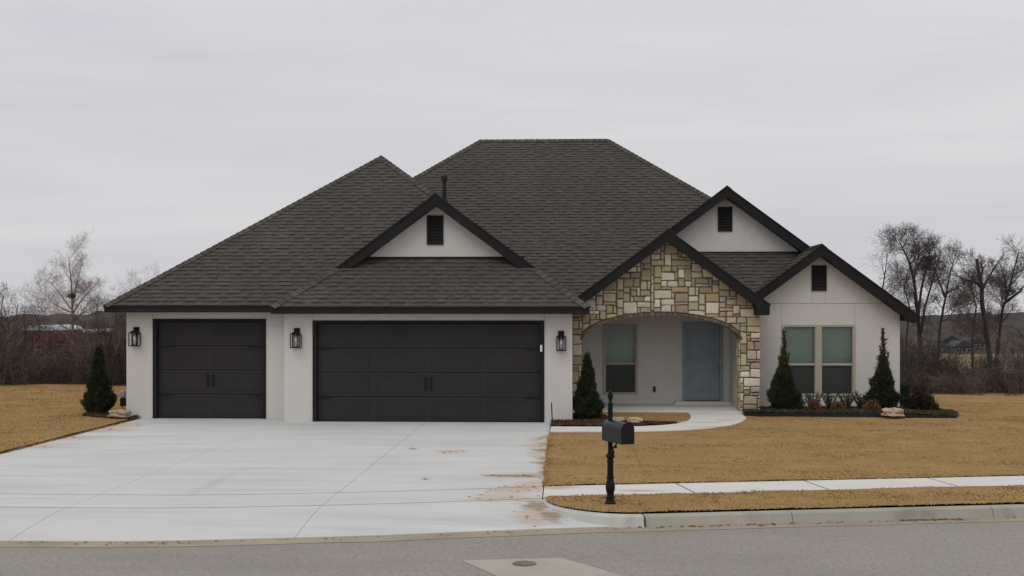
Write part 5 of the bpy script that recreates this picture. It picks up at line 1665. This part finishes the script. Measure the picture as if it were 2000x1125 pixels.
# left: the tall pale tree with a nest, smaller ones around it
TL = 105.0
bare_tree([drop([(143, 650), (142, 620), (141, 590), (139, 555), (136, 520), (133, 502)], TL), lead([(142, 600), (148, 565), (156, 530), (162, 505)], TL, 1.5), lead([(142, 612), (160, 585), (182, 560), (195, 545)], TL, -1.5), lead([(141, 606), (122, 580), (102, 556), (88, 545)], TL, 1.5), lead([(142, 625), (165, 608), (190, 596), (210, 585)], TL, -1)], TL, [(.19, .02), (.10, .012), (.10, .012), (.09, .012), (.07, .01)], 'tall pale bare tree with a nest, standing alone at left', 47, dens=11, tone=(3.0, 2.8, 2.6), t0=.15, Lf=.36)
nb_ = MB(); rr = random.Random(3); p = pxp(140, 578, TL)
for i in range(120):
    a = Vector((rr.gauss(0, .16), rr.gauss(0, .16), rr.gauss(0, .09))); d = Vector((rr.gauss(0, 1), rr.gauss(0, 1), rr.gauss(0, .3))).normalized() * .2
    nb_.tube([a - d, a + d], .014, 3, cap=False)
o = nb_.build('bird_nest', M['bark']); o.location = p; tag(o, 'dark twig nest in the fork of the tall pale tree', 'nest')
LB = ['bare tree with a crown cut by the left edge of the picture', 'low bare tree between the left edge and the barn', 'bare tree at the left edge of the picture, above the brush', 'bare tree rising from the brush right of the left edge', 'small bare tree left of the tall pale tree', 'bare tree low between the pale tree and the garage roof', 'bare twiggy tree hard against the left garage eave', 'faint distant tree above the left slope of the garage roof', 'pale thin sapling in front of the left brush']
for i, (px, top, Y, ra, tn) in enumerate([(-12, 568, 62, .12, (1, .95, .95)), (48, 600, 72, .09, (.9, .85, .85)), (5, 575, 70, .12, (1, 1, 1)), (32, 590, 78, .10, (1.3, 1.2, 1.15)), (75, 604, 90, .10, (.7, .75, .75)), (188, 592, 85, .10, (1.1, 1, 1)), (228, 600, 66, .09, (1, .95, .9)), (272, 545, 130, .14, (2.2, 2.1, 2.1)), (103, 640, 46, .035, (2.2, 2.1, 2.0))]):
    bare_tree([drop([(px, 690), (px + 2, 640), (px - 2, (640 + top) / 2), (px + 3, top)], Y)], Y, [(ra, .012)], LB[i], 80 + i, dens=10 if i < 8 else 5, depth=3 if i < 8 else 2, tone=tn, Lf=.36)

# brush: hundreds of leafless shrubs that read as one dark mass
def shrub_template(seed, ns, n2, n3):
    rr = random.Random(seed); b = MB()
    for i in range(ns):
        az = rr.uniform(0, 6.283); tl = rr.uniform(.05, .95)
        q = twig_pts((rr.gauss(0, .15), rr.gauss(0, .15), -.05), (math.cos(az) * tl, math.sin(az) * tl, 1), rr.uniform(.35, 1.05), 4, .17, rr, .05)
        b.tube(q, [.007, .006, .005, .0035, .002], 3, cap=False)
        for k in range(n2):
            t = rr.uniform(.1, .95); p, d = along(q, t); az = rr.uniform(0, 6.283)
            q2 = twig_pts(p, (d + Vector((math.cos(az), math.sin(az), .0)) * 1.0), rr.uniform(.14, .40), 2, .3, rr, .03)
            b.tube(q2, [.004, .003, .0014], 3, cap=False)
            for j in range(n3):
                p, d = along(q2, rr.uniform(.2, .9)); az = rr.uniform(0, 6.283)
                q3 = twig_pts(p, (d + Vector((math.cos(az), math.sin(az), .1)) * .9), rr.uniform(.1, .24), 1, .2, rr, 0)
                b.tube(q3, [.0026, .0012], 3, cap=False)
    return np.array(b.v, np.float32), np.array(b.f, np.int32)
TPL = [shrub_template(s, 11, 6, 1) for s in (1, 2, 3, 4, 5, 6)]
FARTPL = [shrub_template(s, 8, 4, 0) for s in (11, 12, 13)]
def brush(places, name, label, tpl=TPL):
    Vs, Fs, Ts, off = [], [], [], 0
    rs = np.random.default_rng(len(places))
    for (x, y, h, w, tn) in places:
        v, f = tpl[rs.integers(0, len(tpl))]
        a = rs.uniform(0, 6.283); c, s_ = math.cos(a), math.sin(a)
        q = np.empty_like(v)
        q[:, 0] = (v[:, 0] * c - v[:, 1] * s_) * w + x; q[:, 1] = (v[:, 0] * s_ + v[:, 1] * c) * w + y
        q[:, 2] = v[:, 2] * h + terrain(x, y)
        Vs.append(q); Fs.append(f + off); off += len(v); Ts.append(np.tile(np.array(tn, np.float32), (len(f), 1)))
    o = np_mesh(name, np.concatenate(Vs), np.concatenate(Fs), M['brush'], tone=np.concatenate(Ts))
    tag(o, label, 'brush', kind='stuff')
rr = random.Random(9)
pl = []
def tn_(k=1.0):
    t = rr.choice([.45, .6, .8, 1.0, 1.3, 1.9]) * rr.uniform(.85, 1.15) * k; w = rr.uniform(.95, 1.10); return (t * w, t, t / w)
for i in range(430):
    Y = rr.uniform(36.5, 80) if i > 160 else rr.uniform(36, 46); px = rr.uniform(-90, 330)
    X = xat(px, Y)
    top = 640 + 60 * fbm(px * .012, Y * .03, 1) + rr.uniform(-30, 45) - (38 if px > 190 or px < 30 else 0) + (18 if 35 < px < 185 else 0)
    if i <= 160: top += 40
    if (40 < px < 112 or 140 < px < 190) and rr.random() < .6: top = max(top, 650)
    h = max(1.2, (EYE - (top - HOR) * Y / FPX) - terrain(X, Y))
    pl.append((X, Y, h, rr.uniform(1.6, 2.8) * (h / 3) ** .5, tn_()))
brush(pl, 'woodland_brush', 'mass of leafless grey-brown brush behind the left lawn')
pl = []
for i in range(380):
    Y = rr.uniform(33.5, 70) if i > 160 else rr.uniform(33, 42); px = rr.uniform(1690, 2090)
    X = xat(px, Y)
    gap = math.exp(-((px - 1885) / 45) ** 2)
    top = 672 + 60 * fbm(px * .012, Y * .03, 4) + rr.uniform(-40, 60) + 60 * gap
    if i <= 160: top += 50
    h = max(.8, (EYE - (top - HOR) * Y / FPX) - terrain(X, Y))
    pl.append((X, Y, h, rr.uniform(1.5, 2.6) * (h / 3) ** .5, tn_()))
brush(pl, 'woodland_brush', 'mass of leafless brown brush behind the right lawn')
# far tree lines in front of the hills
pl = []
for i in range(480):
    Y = rr.uniform(150, 420) if i < 260 else rr.uniform(330, 800); px = rr.uniform(-100, 2100)
    if 1858 < px < 1925 and Y < 330: continue
    X = xat(px, Y); pl.append((X, Y, rr.uniform(4, 7.5), rr.uniform(4, 9) * (1 if i < 260 else 1.8), tn_(.9)))
for i in range(150):
    px = rr.uniform(-60, 270) if i < 80 else rr.uniform(1735, 2060); Y = rr.uniform(95, 145)
    if i >= 80 and 1860 < px < 1925: continue
    if i < 80 and (36 < px < 110 or 140 < px < 188): Y = rr.uniform(170, 200)
    X = xat(px, Y); top = rr.uniform(600, 632) if i < 80 else rr.uniform(612, 665)
    pl.append((X, Y, EYE - (top - HOR) * Y / FPX - terrain(X, Y), rr.uniform(3.5, 6), tn_(1.0)))
brush(pl, 'far_woods', 'distant leafless woods in front of the hills', FARTPL)

# ================================================================== FAR BUILDINGS
def barn(px0, px1, py_ridge, Y, label, curved):
    x0, x1 = xat(px0, Y), xat(px1, Y); w = (x1 - x0); zt = pxp(px0, py_ridge, Y)[2]; z0 = terrain((x0 + x1) / 2, Y) - .3
    root = empty('barn', ((x0 + x1) / 2, Y, z0)); tag(root, label, 'barn', 'red barns behind the left brush')
    he = zt - z0 - w * .16; D = 9
    MB().box(-w / 2, w / 2, 0, D, 0, he).build('wall', M['barn'], root)
    n = 10; b = MB(); pr = []
    for i in range(n + 1):
        t = math.pi * i / n; pr.append((-w / 2 * 1.06 * math.cos(t), he - .05 + w * .17 * math.sin(t)))
    b.prism_xz(pr[::-1], -.3, D + .3); b.build('roof', M['tin'], root)
    MB().box(-w * .12, w * .12, -.06, -.005, 0, he * .6).build('door', M['farwhite'], root)
barn(44, 104, 635, 150, 'red barn with curved pale roof behind the left brush', True)
barn(146, 186, 643, 165, 'smaller red barn right of the larger one behind the brush', True)
def far_house(px, py_base, Y, w, h, label, seed):
    X, _, z = pxp(px, py_base, Y); z = terrain(X, Y) - .2
    root = empty('far_house', (X, Y, z)); tag(root, label, 'house', 'far houses across the field')
    MB().box(-w / 2, w / 2, 0, 8, 0, h * .55).build('wall', M['farwall'], root)
    MB().prism_xz([(-w * .56, h * .55), (w * .56, h * .55), (w * .05, h), (-w * .05, h)], -.5, 8.5).build('roof', M['farroof'], root)
    for k in (-.3, 0.02, .3):
        f = MB().box(w * k - .5, w * k + .5, -.06, -.002, h * .15, h * .42).build('window', M['farwhite'], root)
        MB().box(w * k - .4, w * k + .4, -.08, -.0605, h * .18, h * .39).build('pane', M['room'], f)
far_house(1882, 672, 330, 5, 3.6, 'dark-roofed far house seen through the gap in the right-hand trees', 1)
far_house(1910, 664, 360, 4.4, 3.5, 'second dark far house right of the first, across the field', 2)
far_house(1858, 668, 380, 5, 4.0, 'far grey house left of the others, half hidden by twigs', 3)
